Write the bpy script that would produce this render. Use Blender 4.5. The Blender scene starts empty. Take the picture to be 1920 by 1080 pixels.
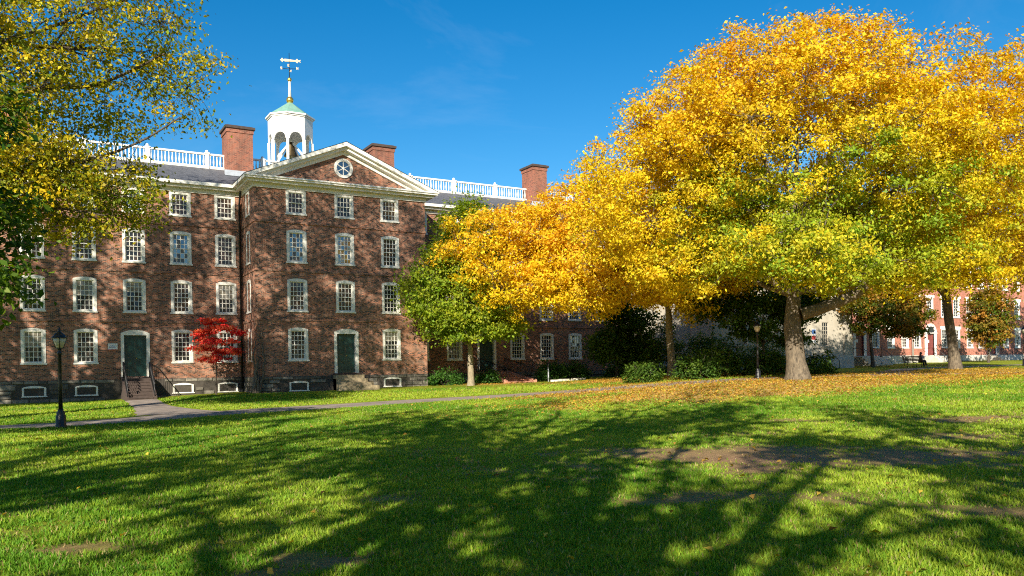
import bpy, math, random
import numpy as np
from mathutils import Matrix, Vector

random.seed(7)
scene = bpy.context.scene
COL = scene.collection
R = math.radians

# ------------------------------------------------------------------ camera
EYE = 1.65
cam_data = bpy.data.cameras.new('camera')
cam = bpy.data.objects.new('camera', cam_data)
COL.objects.link(cam)
cam_data.sensor_width = 36.0
cam_data.lens = 1552.0 / 1920.0 * 36.0
cam_data.shift_y = (697.0 - 540.0) / 1920.0
cam_data.clip_start = 0.1
cam_data.clip_end = 3000.0
YAW, ROLL = 0.5227, 0.0178
cam.matrix_world = (Matrix.Translation((0, 0, EYE)) @ Matrix.Rotation(-YAW, 4, 'Z')
                    @ Matrix.Rotation(math.pi / 2, 4, 'X') @ Matrix.Rotation(-ROLL, 4, 'Z'))
scene.camera = cam

# ------------------------------------------------------------------ sky, sun, exposure
SUN_AZ, SUN_EL = 42.0, 25.0          # the light travels towards bearing SUN_AZ (from +Y to +X)
world = bpy.data.worlds.new('World')
scene.world = world
world.use_nodes = True
wn, wl = world.node_tree.nodes, world.node_tree.links
wn.clear()
out = wn.new('ShaderNodeOutputWorld')
bg = wn.new('ShaderNodeBackground')
sky = wn.new('ShaderNodeTexSky')
sky.sky_type = 'NISHITA'
sky.sun_disc = False
sky.sun_elevation = R(SUN_EL)
sky.sun_rotation = R(SUN_AZ + 180.0)
sky.air_density = 1.0
sky.dust_density = 0.15
sky.ozone_density = 3.0
hs = wn.new('ShaderNodeHueSaturation')
hs.inputs['Saturation'].default_value = 1.42
hs.inputs['Hue'].default_value = 0.497
bg.inputs['Strength'].default_value = 0.071
# thin high cirrus, the same over the whole sky
tc = wn.new('ShaderNodeTexCoord')
mp = wn.new('ShaderNodeMapping')
mp.inputs['Scale'].default_value = (1.2, 3.0, 5.0)
mp.inputs['Rotation'].default_value = (0.2, 0.1, 0.5)
nz = wn.new('ShaderNodeTexNoise')
nz.inputs['Scale'].default_value = 1.3
nz.inputs['Detail'].default_value = 9.0
nz.inputs['Roughness'].default_value = 0.62
nz.inputs['Distortion'].default_value = 0.6
cr = wn.new('ShaderNodeValToRGB')
cr.color_ramp.elements[0].position = 0.52
cr.color_ramp.elements[0].color = (0, 0, 0, 1)
cr.color_ramp.elements[1].position = 0.90
cr.color_ramp.elements[1].color = (0.14, 0.14, 0.14, 1)
mxs = wn.new('ShaderNodeMixRGB')
mxs.inputs['Color2'].default_value = (7.5, 8.2, 9.0, 1)
wl.new(tc.outputs['Generated'], mp.inputs['Vector'])
wl.new(mp.outputs['Vector'], nz.inputs['Vector'])
wl.new(nz.outputs['Fac'], cr.inputs['Fac'])
wl.new(sky.outputs['Color'], hs.inputs['Color'])
wl.new(cr.outputs['Color'], mxs.inputs['Fac'])
wl.new(hs.outputs['Color'], mxs.inputs['Color1'])
wl.new(mxs.outputs['Color'], bg.inputs['Color'])
wl.new(bg.outputs['Background'], out.inputs['Surface'])

sun_data = bpy.data.lights.new('sun', 'SUN')
sun_data.energy = 5.0
sun_data.angle = R(0.4)
sun_data.color = (1.0, 0.90, 0.74)
sun = bpy.data.objects.new('sun', sun_data)
COL.objects.link(sun)
ldir = Vector((math.sin(R(SUN_AZ)) * math.cos(R(SUN_EL)), math.cos(R(SUN_AZ)) * math.cos(R(SUN_EL)), -math.sin(R(SUN_EL))))
sun.rotation_euler = ldir.to_track_quat('-Z', 'Y').to_euler()
sun.location = (-40, -40, 40)

vs = scene.view_settings
vs.view_transform = 'Standard'
vs.look = 'None'
vs.exposure = 1.0
vs.gamma = 1.0
vs.use_curve_mapping = False
scene.cycles.use_denoising = False
scene.cycles.filter_width = 1.1
scene.cycles.max_bounces = 6
scene.cycles.transparent_max_bounces = 4

# ------------------------------------------------------------------ helpers
def link(o, parent=None):
    COL.objects.link(o)
    if parent is not None:
        o.parent = parent
    return o

def tag(o, label=None, cat=None, group=None, kind=None):
    if label: o['label'] = label
    if cat: o['category'] = cat
    if group: o['group'] = group
    if kind: o['kind'] = kind
    return o

def empty(name, loc, rz=0.0):
    o = bpy.data.objects.new(name, None)
    o.location = loc
    o.rotation_euler = (0, 0, rz)
    o.empty_display_size = 0.2
    return link(o)

def ob(name, me, parent=None, loc=(0, 0, 0), rz=0.0, scale=None, rot=None):
    o = bpy.data.objects.new(name, me)
    o.location = loc
    o.rotation_euler = rot if rot else (0, 0, rz)
    if scale: o.scale = scale
    return link(o, parent)

class MB:
    """collects simple solids and links them as ONE mesh object"""
    def __init__(s):
        s.v, s.f, s.sm = [], [], []
    def _add(s, vs_, fs, smooth=False):
        n = len(s.v)
        s.v += [tuple(p) for p in vs_]
        for f in fs:
            s.f.append([i + n for i in f]); s.sm.append(smooth)
        return s
    def box(s, x0, x1, y0, y1, z0, z1):
        return s._add([(x0, y0, z0), (x1, y0, z0), (x1, y1, z0), (x0, y1, z0), (x0, y0, z1), (x1, y0, z1), (x1, y1, z1), (x0, y1, z1)],
                      [(0, 3, 2, 1), (4, 5, 6, 7), (0, 1, 5, 4), (1, 2, 6, 5), (2, 3, 7, 6), (3, 0, 4, 7)])
    def quad(s, a, b, c, d):
        return s._add([a, b, c, d], [(0, 1, 2, 3)])
    def tri(s, a, b, c):
        return s._add([a, b, c], [(0, 1, 2)])
    def prism(s, pts, y0, y1):
        """polygon in x,z extruded along y (y0 = front)"""
        n = len(pts)
        v = [(x, y0, z) for x, z in pts] + [(x, y1, z) for x, z in pts]
        f = [tuple(range(n)), tuple(range(2 * n - 1, n - 1, -1))]
        f += [(i, i + n, (i + 1) % n + n, (i + 1) % n) for i in range(n)]
        return s._add(v, f)
    def prism_x(s, pts, x0, x1):
        """polygon in y,z extruded along x"""
        n = len(pts)
        v = [(x0, y, z) for y, z in pts] + [(x1, y, z) for y, z in pts]
        f = [tuple(range(n)), tuple(range(2 * n - 1, n - 1, -1))]
        f += [(i, i + n, (i + 1) % n + n, (i + 1) % n) for i in range(n)]
        return s._add(v, f)
    def prism_z(s, pts, z0, z1):
        n = len(pts)
        v = [(x, y, z0) for x, y in pts] + [(x, y, z1) for x, y in pts]
        f = [tuple(range(n - 1, -1, -1)), tuple(range(n, 2 * n))]
        f += [(i, (i + 1) % n, (i + 1) % n + n, i + n) for i in range(n)]
        return s._add(v, f)
    def tube(s, pts, r, sides=6, smooth=True):
        pts = [Vector(p) for p in pts]
        rs = r if isinstance(r, (list, tuple)) else [r] * len(pts)
        v = []
        for i, p in enumerate(pts):
            t = (pts[min(i + 1, len(pts) - 1)] - pts[max(i - 1, 0)])
            if t.length < 1e-6: t = Vector((0, 0, 1))
            t.normalize()
            a = Vector((0, 0, 1)) if abs(t.z) < 0.9 else Vector((1, 0, 0))
            u = t.cross(a).normalized(); w = t.cross(u)
            for k in range(sides):
                an = 2 * math.pi * k / sides
                v.append(p + (u * math.cos(an) + w * math.sin(an)) * rs[i])
        f = []
        for i in range(len(pts) - 1):
            for k in range(sides):
                a0, a1 = i * sides + k, i * sides + (k + 1) % sides
                f.append((a0, a0 + sides, a1 + sides, a1))
        f.append(tuple(range(sides)))
        f.append(tuple(range(len(v) - 1, len(v) - sides - 1, -1)))
        return s._add(v, f, smooth)
    def lathe(s, prof, cx=0, cy=0, n=10, smooth=True, ph=0.0, cap=True):
        v = []
        for r, z in prof:
            for k in range(n):
                a = 2 * math.pi * k / n + ph
                v.append((cx + r * math.cos(a), cy + r * math.sin(a), z))
        f = []
        for i in range(len(prof) - 1):
            for k in range(n):
                a0, a1 = i * n + k, i * n + (k + 1) % n
                f.append((a0, a1, a1 + n, a0 + n))
        if cap:
            f.append(tuple(range(n - 1, -1, -1)))
            f.append(tuple(range(len(v) - n, len(v))))
        return s._add(v, f, smooth)
    def sphere(s, c, r, n=12, m=8, sz=1.0):
        prof = [(max(1e-4, r * math.sin(math.pi * i / m)), c[2] - r * sz * math.cos(math.pi * i / m)) for i in range(m + 1)]
        return s.lathe(prof, c[0], c[1], n, True, cap=False)
    def mesh(s, name, mat=None, origin=(0, 0, 0)):
        me = bpy.data.meshes.new(name)
        ox, oy, oz = origin
        me.from_pydata([(x - ox, y - oy, z - oz) for x, y, z in s.v], [], s.f)
        me.polygons.foreach_set('use_smooth', s.sm)
        uv = me.uv_layers.new(name='UVMap')
        data = []
        for p in me.polygons:                       # box mapping in metres
            nx, ny, nz_ = abs(p.normal.x), abs(p.normal.y), abs(p.normal.z)
            for vi in p.vertices:
                x, y, z = s.v[vi]
                if nz_ > 0.8: data += [x, y]
                elif nx > ny: data += [y, z]
                else: data += [x, z]
        uv.data.foreach_set('uv', data)
        if mat: me.materials.append(mat)
        return me
    def build(s, name, mat, parent=None, origin=(0, 0, 0), loc=(0, 0, 0), rz=0.0):
        return ob(name, s.mesh(name, mat, origin), parent, loc, rz)

# ------------------------------------------------------------------ ground height
CP = np.array([(0,0,0),(3.5,6,-.03),(7,4,-.03),(0,8,0),(-1.7,54.4,.37),(-1.7,44,.2),(5.2,51.5,.25),(11.5,51,.64),(11.5,54,.66),(22.9,51,.85),(29.7,50.5,.75),(.7,29.6,.1),(34.7,33.1,.96),(32.7,28.5,1.0),(33.3,38.5,1.15),(55.9,34.7,1.28),(24.5,48.2,.9),(66.3,44.9,1.44),(82.8,53.9,1.9),(9,50.2,.72),(3.85,37,.05),(12.5,41.3,.08),(18.8,42.2,.25),(24.5,40.1,.42),(51,28,1.0),(63.4,48.9,1.44),(22.5,12.4,.15),(46,49,1.3),(-30,0,-.1),(-30,50,.2),(0,-40,-.2),(40,-30,.1),(100,0,1.2),(120,60,2.1),(60,90,1.8),(0,90,.6)], float)
def _U(r2): return np.where(r2 > 0, r2 * np.log(np.maximum(r2, 1e-9)) * .5, 0)
_n = len(CP)
_A = np.zeros((_n + 3, _n + 3))
_A[:_n, :_n] = _U(((CP[:, None, :2] - CP[None, :, :2]) ** 2).sum(-1)) + np.eye(_n) * 60
_A[:_n, _n] = 1; _A[:_n, _n + 1:] = CP[:, :2]; _A[_n, :_n] = 1; _A[_n + 1:, :_n] = CP[:, :2].T
_S = np.linalg.solve(_A, np.r_[CP[:, 2], 0, 0, 0])
def gz(x, y):
    x = np.clip(np.asarray(x, float), -40, 125); y = np.clip(np.asarray(y, float), -45, 95)
    P = np.stack([x.ravel(), y.ravel()], 1)
    o = np.empty(len(P))
    for i in range(0, len(P), 100000):
        q = P[i:i + 100000]
        d = ((q[:, None, :] - CP[None, :, :2]) ** 2).sum(-1)
        o[i:i + 100000] = _U(d) @ _S[:_n] + _S[_n] + q @ _S[_n + 1:]
    return o.reshape(x.shape)
def g1(x, y): return float(gz(np.array([x]), np.array([y]))[0])

def vnoise(x, y, scale, seed):
    """smooth value noise, vectorised"""
    rs = np.random.RandomState(seed); T = rs.rand(64, 64)
    u, v = np.asarray(x) / scale + 1000.0, np.asarray(y) / scale + 1000.0
    i, j = np.floor(u).astype(int), np.floor(v).astype(int)
    fu, fv = u - i, v - j
    fu, fv = fu * fu * (3 - 2 * fu), fv * fv * (3 - 2 * fv)
    a, b = T[i % 64, j % 64], T[(i + 1) % 64, j % 64]
    c, d = T[i % 64, (j + 1) % 64], T[(i + 1) % 64, (j + 1) % 64]
    return (a * (1 - fu) + b * fu) * (1 - fv) + (c * (1 - fu) + d * fu) * fv
def sstep(a, b, x):
    t = np.clip((x - a) / (b - a), 0, 1); return t * t * (3 - 2 * t)

# ------------------------------------------------------------------ materials
def newmat(name):
    m = bpy.data.materials.new(name); m.use_nodes = True
    nt = m.node_tree; return m, nt.nodes, nt.links, nt.nodes['Principled BSDF']
def rgba(c): return (c[0], c[1], c[2], 1)

def plain(name, col, rough=0.6, metal=0.0, var=0.15, scale=3.0, bump=0.0, bscale=40.0, spec=None, objvar=0.0):
    m, n, l, b = newmat(name)
    g = n.new('ShaderNodeNewGeometry')
    t = n.new('ShaderNodeTexNoise'); t.inputs['Scale'].default_value = scale; t.inputs['Detail'].default_value = 6
    t.inputs['Roughness'].default_value = 0.65
    r = n.new('ShaderNodeMapRange'); r.inputs['From Min'].default_value = 0.3; r.inputs['From Max'].default_value = 0.7
    r.inputs['To Min'].default_value = 1 - var; r.inputs['To Max'].default_value = 1 + var
    h = n.new('ShaderNodeHueSaturation'); h.inputs['Color'].default_value = rgba(col)
    l.new(g.outputs['Position'], t.inputs['Vector']); l.new(t.outputs['Fac'], r.inputs['Value'])
    if objvar > 0:
        oi = n.new('ShaderNodeObjectInfo')
        r2 = n.new('ShaderNodeMapRange'); r2.inputs['To Min'].default_value = 1 - objvar; r2.inputs['To Max'].default_value = 1 + objvar
        mu = n.new('ShaderNodeMath'); mu.operation = 'MULTIPLY'
        l.new(oi.outputs['Random'], r2.inputs['Value']); l.new(r.outputs['Result'], mu.inputs[0]); l.new(r2.outputs['Result'], mu.inputs[1])
        l.new(mu.outputs[0], h.inputs['Value'])
    else:
        l.new(r.outputs['Result'], h.inputs['Value'])
    l.new(h.outputs['Color'], b.inputs['Base Color'])
    b.inputs['Roughness'].default_value = rough; b.inputs['Metallic'].default_value = metal
    if spec is not None: b.inputs['Specular IOR Level'].default_value = spec
    if bump > 0:
        t2 = n.new('ShaderNodeTexNoise'); t2.inputs['Scale'].default_value = bscale; t2.inputs['Detail'].default_value = 5
        bp = n.new('ShaderNodeBump'); bp.inputs['Strength'].default_value = bump; bp.inputs['Distance'].default_value = 0.02
        l.new(g.outputs['Position'], t2.inputs['Vector']); l.new(t2.outputs['Fac'], bp.inputs['Height']); l.new(bp.outputs['Normal'], b.inputs['Normal'])
    return m

def brick(name, c1, c2, dark, mortar, darkamt=0.45, bw=0.215, bh=0.072, ms=0.010):
    m, n, l, b = newmat(name)
    uv = n.new('ShaderNodeUVMap')
    t = n.new('ShaderNodeTexBrick')
    t.inputs['Scale'].default_value = 1.0
    t.inputs['Brick Width'].default_value = bw; t.inputs['Row Height'].default_value = bh; t.inputs['Mortar Size'].default_value = ms
    t.inputs['Mortar Smooth'].default_value = 0.2; t.inputs['Bias'].default_value = 0.0
    t.offset = 0.5
    t.inputs['Color1'].default_value = rgba(c1); t.inputs['Color2'].default_value = rgba(c2); t.inputs['Mortar'].default_value = rgba(mortar)
    # dark glazed headers: a second, shorter bond of the same rows
    t2 = n.new('ShaderNodeTexBrick')
    t2.inputs['Scale'].default_value = 1.0
    t2.inputs['Brick Width'].default_value = bw * 0.75; t2.inputs['Row Height'].default_value = bh; t2.inputs['Mortar Size'].default_value = 0.0
    t2.inputs['Color1'].default_value = (0, 0, 0, 1); t2.inputs['Color2'].default_value = (1, 1, 1, 1); t2.inputs['Mortar'].default_value = (0, 0, 0, 1)
    rr = n.new('ShaderNodeMapRange'); rr.inputs['From Min'].default_value = 1 - darkamt - .15; rr.inputs['From Max'].default_value = 1 - darkamt + .15
    mix = n.new('ShaderNodeMixRGB'); mix.inputs['Color2'].default_value = rgba(dark)
    mf = n.new('ShaderNodeMath'); mf.operation = 'MULTIPLY'
    inv = n.new('ShaderNodeMath'); inv.operation = 'SUBTRACT'; inv.inputs[0].default_value = 1.0
    g = n.new('ShaderNodeNewGeometry')
    ns = n.new('ShaderNodeTexNoise'); ns.inputs['Scale'].default_value = 0.55; ns.inputs['Detail'].default_value = 9; ns.inputs['Roughness'].default_value = 0.7
    mr = n.new('ShaderNodeMapRange'); mr.inputs['From Min'].default_value = 0.3; mr.inputs['From Max'].default_value = 0.7; mr.inputs['To Min'].default_value = 0.62; mr.inputs['To Max'].default_value = 1.3
    h = n.new('ShaderNodeHueSaturation')
    l.new(uv.outputs['UV'], t.inputs['Vector']); l.new(uv.outputs['UV'], t2.inputs['Vector'])
    l.new(t2.outputs['Color'], rr.inputs['Value'])
    l.new(t.outputs['Fac'], inv.inputs[1]); l.new(inv.outputs[0], mf.inputs[0]); l.new(rr.outputs['Result'], mf.inputs[1])
    l.new(mf.outputs[0], mix.inputs['Fac']); l.new(t.outputs['Color'], mix.inputs['Color1'])
    wm = n.new('ShaderNodeMapping'); wm.inputs['Scale'].default_value = (1.6, 1.6, .55)
    l.new(g.outputs['Position'], wm.inputs['Vector']); l.new(wm.outputs['Vector'], ns.inputs['Vector']); l.new(ns.outputs['Fac'], mr.inputs['Value'])
    l.new(mix.outputs['Color'], h.inputs['Color']); l.new(mr.outputs['Result'], h.inputs['Value'])
    l.new(h.outputs['Color'], b.inputs['Base Color'])
    bp = n.new('ShaderNodeBump'); bp.inputs['Strength'].default_value = 0.6; bp.inputs['Distance'].default_value = 0.012; bp.invert = True
    l.new(t.outputs['Fac'], bp.inputs['Height']); l.new(bp.outputs['Normal'], b.inputs['Normal'])
    b.inputs['Roughness'].default_value = 0.85
    return m

def glassmat(name, tint, gloss, ior=1.5):
    m, n, l, b = newmat(name)
    o = n['Material Output'] if 'Material Output' in n else n.get('Material Output')
    gl = n.new('ShaderNodeBsdfGlossy'); gl.inputs['Roughness'].default_value = 0.03; gl.inputs['Color'].default_value = (0.95, 0.97, 1, 1)
    fr = n.new('ShaderNodeFresnel'); fr.inputs['IOR'].default_value = ior
    ad = n.new('ShaderNodeMath'); ad.operation = 'ADD'; ad.inputs[1].default_value = gloss; ad.use_clamp = True
    mx = n.new('ShaderNodeMixShader')
    b.inputs['Base Color'].default_value = rgba(tint); b.inputs['Roughness'].default_value = 0.5
    l.new(fr.outputs['Fac'], ad.inputs[0]); l.new(ad.outputs[0], mx.inputs['Fac'])
    l.new(b.outputs['BSDF'], mx.inputs[1]); l.new(gl.outputs['BSDF'], mx.inputs[2]); l.new(mx.outputs['Shader'], o.inputs['Surface'])
    return m

def leafmat(name, trans=0.35, rough=0.55):
    m, n, l, b = newmat(name)
    o = n['Material Output']
    at = n.new('ShaderNodeAttribute'); at.attribute_name = 'leaf_colour'
    tr = n.new('ShaderNodeBsdfTranslucent')
    h = n.new('ShaderNodeHueSaturation'); h.inputs['Saturation'].default_value = 1.1; h.inputs['Value'].default_value = 1.15
    mx = n.new('ShaderNodeMixShader'); mx.inputs['Fac'].default_value = trans
    l.new(at.outputs['Color'], b.inputs['Base Color']); l.new(at.outputs['Color'], h.inputs['Color']); l.new(h.outputs['Color'], tr.inputs['Color'])
    b.inputs['Roughness'].default_value = rough; b.inputs['Specular IOR Level'].default_value = 0.25
    l.new(b.outputs['BSDF'], mx.inputs[1]); l.new(tr.outputs['BSDF'], mx.inputs[2]); l.new(mx.outputs['Shader'], o.inputs['Surface'])
    return m

def barkmat(name, c1, c2, vs_=1.0):
    m, n, l, b = newmat(name)
    g = n.new('ShaderNodeNewGeometry')
    mp_ = n.new('ShaderNodeMapping'); mp_.inputs['Scale'].default_value = (7 * vs_, 7 * vs_, 1.6 * vs_)
    t = n.new('ShaderNodeTexNoise'); t.inputs['Scale'].default_value = 2.0; t.inputs['Detail'].default_value = 8; t.inputs['Roughness'].default_value = 0.7
    r = n.new('ShaderNodeValToRGB'); r.color_ramp.elements[0].position = 0.32; r.color_ramp.elements[1].position = 0.68
    r.color_ramp.elements[0].color = rgba(c1); r.color_ramp.elements[1].color = rgba(c2)
    bp = n.new('ShaderNodeBump'); bp.inputs['Strength'].default_value = 0.9; bp.inputs['Distance'].default_value = 0.05
    l.new(g.outputs['Position'], mp_.inputs['Vector']); l.new(mp_.outputs['Vector'], t.inputs['Vector']); l.new(t.outputs['Fac'], r.inputs['Fac'])
    l.new(r.outputs['Color'], b.inputs['Base Color']); l.new(t.outputs['Fac'], bp.inputs['Height']); l.new(bp.outputs['Normal'], b.inputs['Normal'])
    b.inputs['Roughness'].default_value = 0.9
    return m

M = {}
M['brick'] = brick('old_dark_brick', (0.40, 0.155, 0.085), (0.29, 0.105, 0.058), (0.058, 0.034, 0.028), (0.37, 0.255, 0.18), 0.37)
M['brick_chimney'] = brick('chimney_brick', (0.30, 0.095, 0.055), (0.24, 0.075, 0.045), (0.14, 0.05, 0.035), (0.30, 0.17, 0.12), 0.3)
M['brick_red'] = brick('red_brick', (0.47, 0.15, 0.095), (0.40, 0.125, 0.08), (0.30, 0.09, 0.062), (0.50, 0.28, 0.21), 0.3)
M['cream'] = plain('cream_paint', (0.74, 0.72, 0.65), 0.5, var=0.07, scale=1.5)
M['white'] = plain('white_paint', (0.80, 0.79, 0.75), 0.45, var=0.05, scale=2.0)
M['slate'] = plain('slate_roof', (0.085, 0.09, 0.105), 0.6, var=0.35, scale=4.0, bump=0.3, bscale=9)
M['lead'] = plain('lead_flashing', (0.33, 0.36, 0.40), 0.5, var=0.15, scale=5)
M['stone'] = plain('base_stone', (0.165, 0.150, 0.122), 0.9, var=0.45, scale=5.0, bump=0.6, bscale=18, objvar=0.5)
M['stone_mortar'] = plain('base_mortar', (0.06, 0.052, 0.043), 0.95, var=0.25, scale=6)
M['green_door'] = plain('dark_green_door_paint', (0.009, 0.042, 0.038), 0.3, var=0.2, scale=2)
M['copper'] = plain('green_copper', (0.17, 0.33, 0.265), 0.6, var=0.18, scale=3)
M['gold'] = plain('gilding', (0.85, 0.52, 0.10), 0.28, metal=0.9, var=0.05)
M['gilt_paint'] = plain('pale_gilt', (0.62, 0.50, 0.30), 0.4, metal=0.2, var=0.08)
M['iron'] = plain('black_iron', (0.012, 0.012, 0.014), 0.4, var=0.2)
M['bronze'] = plain('bell_bronze', (0.10, 0.075, 0.04), 0.4, metal=0.8)
M['brownstone'] = plain('dark_brownstone', (0.06, 0.042, 0.035), 0.9, var=0.3, scale=5, bump=0.3)
M['pinkstone'] = plain('red_sandstone', (0.48, 0.23, 0.155), 0.9, var=0.2, scale=4, bump=0.3)
M['tanstone'] = plain('worn_tan_stone', (0.30, 0.24, 0.15), 0.95, var=0.35, scale=4, bump=0.5)
M['stucco'] = plain('pale_stucco', (0.42, 0.385, 0.315), 0.9, var=0.16, scale=1.2, bump=0.2)
M['plinth'] = plain('grey_plinth', (0.42, 0.41, 0.39), 0.9, var=0.2, scale=1.5, bump=0.2)
M['granite'] = plain('granite_base', (0.52, 0.50, 0.45), 0.9, var=0.2, scale=3, bump=0.2, objvar=0.12)
M['glass'] = glassmat('window_glass', (0.010, 0.010, 0.012), 0.004, 1.32)
M['glass_brown'] = glassmat('window_glass_room', (0.040, 0.019, 0.009), 0.004, 1.32)
M['glass_sky'] = glassmat('old_window_glass', (0.012, 0.016, 0.022), 0.15)
M['glass_blind'] = glassmat('glass_before_blind', (0.19, 0.17, 0.13), 0.01, 1.32)
M['glass_curtain'] = glassmat('glass_before_curtain', (0.08, 0.055, 0.03), 0.01, 1.32)
M['asphalt'] = plain('path_asphalt', (0.25, 0.205, 0.17), 0.95, var=0.32, scale=1.3, bump=0.3, bscale=30)
M['lamp_glass'] = plain('frosted_lamp_glass', (0.62, 0.55, 0.42), 0.35, var=0.1)
M['sign_white'] = plain('sign_white', (0.72, 0.72, 0.72), 0.4, var=0.03)
M['sign_red'] = plain('sign_red', (0.42, 0.04, 0.04), 0.4, var=0.03)
M['sign_blue'] = plain('sign_blue', (0.05, 0.12, 0.32), 0.4, var=0.03)
M['dark_red_door'] = plain('dark_red_door', (0.20, 0.05, 0.045), 0.4, var=0.1)
M['wood'] = plain('bench_wood', (0.11, 0.065, 0.04), 0.7, var=0.25, scale=12)
M['leaf'] = leafmat('leaf', 0.44)
M['grass'] = leafmat('grass_blade', 0.40, 0.6)
M['bark'] = barkmat('elm_bark', (0.03, 0.024, 0.018), (0.22, 0.175, 0.12))
M['bark_dark'] = barkmat('dark_bark', (0.035, 0.027, 0.022), (0.13, 0.10, 0.075), 1.6)
M['bark_pale'] = barkmat('pale_bark', (0.15, 0.125, 0.085), (0.36, 0.30, 0.20), 1.4)

# ------------------------------------------------------------------ ground, paths
def polyline(pts, step=0.4):
    P = np.array(pts, float); o = []
    for i in range(len(P) - 1):                      # Catmull-Rom
        p0, p1, p2, p3 = P[max(i - 1, 0)], P[i], P[i + 1], P[min(i + 2, len(P) - 1)]
        n = max(2, int(np.linalg.norm(p2[:2] - p1[:2]) / step))
        for k in range(n):
            t = k / n
            o.append(0.5 * (2 * p1 + (p2 - p0) * t + (2 * p0 - 5 * p1 + 4 * p2 - p3) * t * t + (3 * p1 - p0 - 3 * p2 + p3) * t ** 3))
    o.append(P[-1]); return np.array(o)
PATHS = [('path', [(-16, 31.5, 3), (-8, 32.2, 3), (-1, 32.7, 3), (0.8, 33.2, 3.1), (3.3, 35, 3.3), (6.4, 37.6, 3.4), (12, 39.5, 3.3), (17.8, 40, 3.1), (23.3, 38.2, 2.9), (26, 36.8, 2.8), (30, 34.6, 2.8), (36, 32.7, 2.8), (41, 30.7, 2.8), (47, 28.8, 2.6), (53, 27.3, 2.4), (75, 22, 2.4), (95, 18, 2.4)], 0.020),
         ('door_path', [(5.6, 38.2, 4.2), (5.3, 41, 2.9), (5.1, 44, 2.0), (5.1, 47, 1.8), (5.2, 51.6, 1.7)], 0.027),
         ('bench_path', [(43, 30.6, 2.6), (50, 35.2, 2.0), (57, 39, 1.9), (65, 40.4, 1.9), (72, 39.2, 1.9), (95, 34, 1.9)], 0.027)]
PCL = [(n, polyline(p), dz) for n, p, dz in PATHS]
def on_path(x, y, grow=0.0):
    m = np.zeros(len(x), bool)
    for _, c, _d in PCL:
        cc = c[::2]
        for i in range(0, len(x), 60000):
            d = np.sqrt((x[i:i+60000, None] - cc[None, :, 0]) ** 2 + (y[i:i+60000, None] - cc[None, :, 1]) ** 2) - cc[None, :, 2] / 2
            m[i:i+60000] |= (d.min(1) < grow)
    return m
def strip(name, c, dz, mat, jit):
    k = 7; V = []; rs = np.random.RandomState(3)
    t = np.gradient(c[:, :2], axis=0); t /= np.linalg.norm(t, axis=1)[:, None]
    nrm = np.stack([-t[:, 1], t[:, 0]], 1)
    e0 = (vnoise(np.arange(len(c)), 0 * c[:, 0], 3.0, 5) - .5) * jit; e1 = (vnoise(np.arange(len(c)), 0 * c[:, 0] + 9, 3.0, 6) - .5) * jit
    for j in range(k):
        a = j / (k - 1)
        off = (-(c[:, 2] / 2 + e0)) * (1 - a) + (c[:, 2] / 2 + e1) * a
        p = c[:, :2] + nrm * off[:, None]
        V.append(np.c_[p, gz(p[:, 0], p[:, 1]) + dz - (0.03 if j in (0, k - 1) else 0)])
    V = np.array(V).transpose(1, 0, 2).reshape(-1, 3)
    n = len(c); F = [(i * k + j, i * k + j + 1, (i + 1) * k + j + 1, (i + 1) * k + j) for i in range(n - 1) for j in range(k - 1)]
    me = bpy.data.meshes.new(name); me.from_pydata(V.tolist(), [], F); me.materials.append(mat)
    o = ob(name, me); tag(o, kind='structure'); return o
for n_, c_, dz_ in PCL:
    strip(n_, c_, dz_, M['asphalt'], 0.25)

DIRT = [(10.7, 9.3, 2.6, 1.1, .9), (13.6, 9.9, 3.0, 1.3, 1.0), (17.3, 10.7, 3.2, 1.1, .9), (8.0, 7.8, 2.0, .8, .8), (7.0, 12.2, 1.6, .7, .6), (11.0, 12.1, 2.2, .8, .8),
        (0.4, 9.1, .8, .45, .9), (4.2, 10.1, .8, .45, .7), (7.3, 10.4, 1.3, .6, .7), (6.9, 8.1, 1.2, .5, .9), (9.5, 5.3, 1.0, .7, .9), (9.4, 13.5, 2.0, .8, .7), (22, 13, 4, 2.2, .7), (16, 8.5, 2.5, 1.2, .8), (12, 6.5, 1.5, .9, .8), (5.5, 6.6, .9, .5, .7), (19, 16, 3, 1.2, .6), (2.2, 7.3, .7, .35, .7), (14.5, 14.5, 2.2, .8, .5)]
def dirt_at(x, y):
    s = np.zeros_like(x, dtype=float)
    for cx, cy, a, b, w in DIRT:
        u = (x - cx) * .83 - (y - cy) * .55; v = (x - cx) * .55 + (y - cy) * .83
        s = np.maximum(s, w * np.exp(-((u / a) ** 2 + (v / b) ** 2) * .8))
    nn = vnoise(x, y, 1.3, 11) * .45 + vnoise(x, y, .5, 12) * .3 + vnoise(x, y, .18, 13) * .25
    wide = np.exp(-(((x - 12.5) * .80 - (y - 10.2) * .6) / 8.5) ** 2 - (((x - 12.5) * .6 + (y - 10.2) * .80) / 2.6) ** 2)
    s = np.maximum(s * .9, wide * .95)
    base = sstep(.72, .9, vnoise(x, y, 1.7, 21) * .6 + vnoise(x, y, .5, 22) * .4) * .6 * np.exp(-np.maximum(0, np.hypot(x, y) - 14) / 8)
    return np.clip(sstep(.22, 1.0, s * .98 + (nn - .5) * 1.1) * .9 + base, 0, 1)
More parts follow.
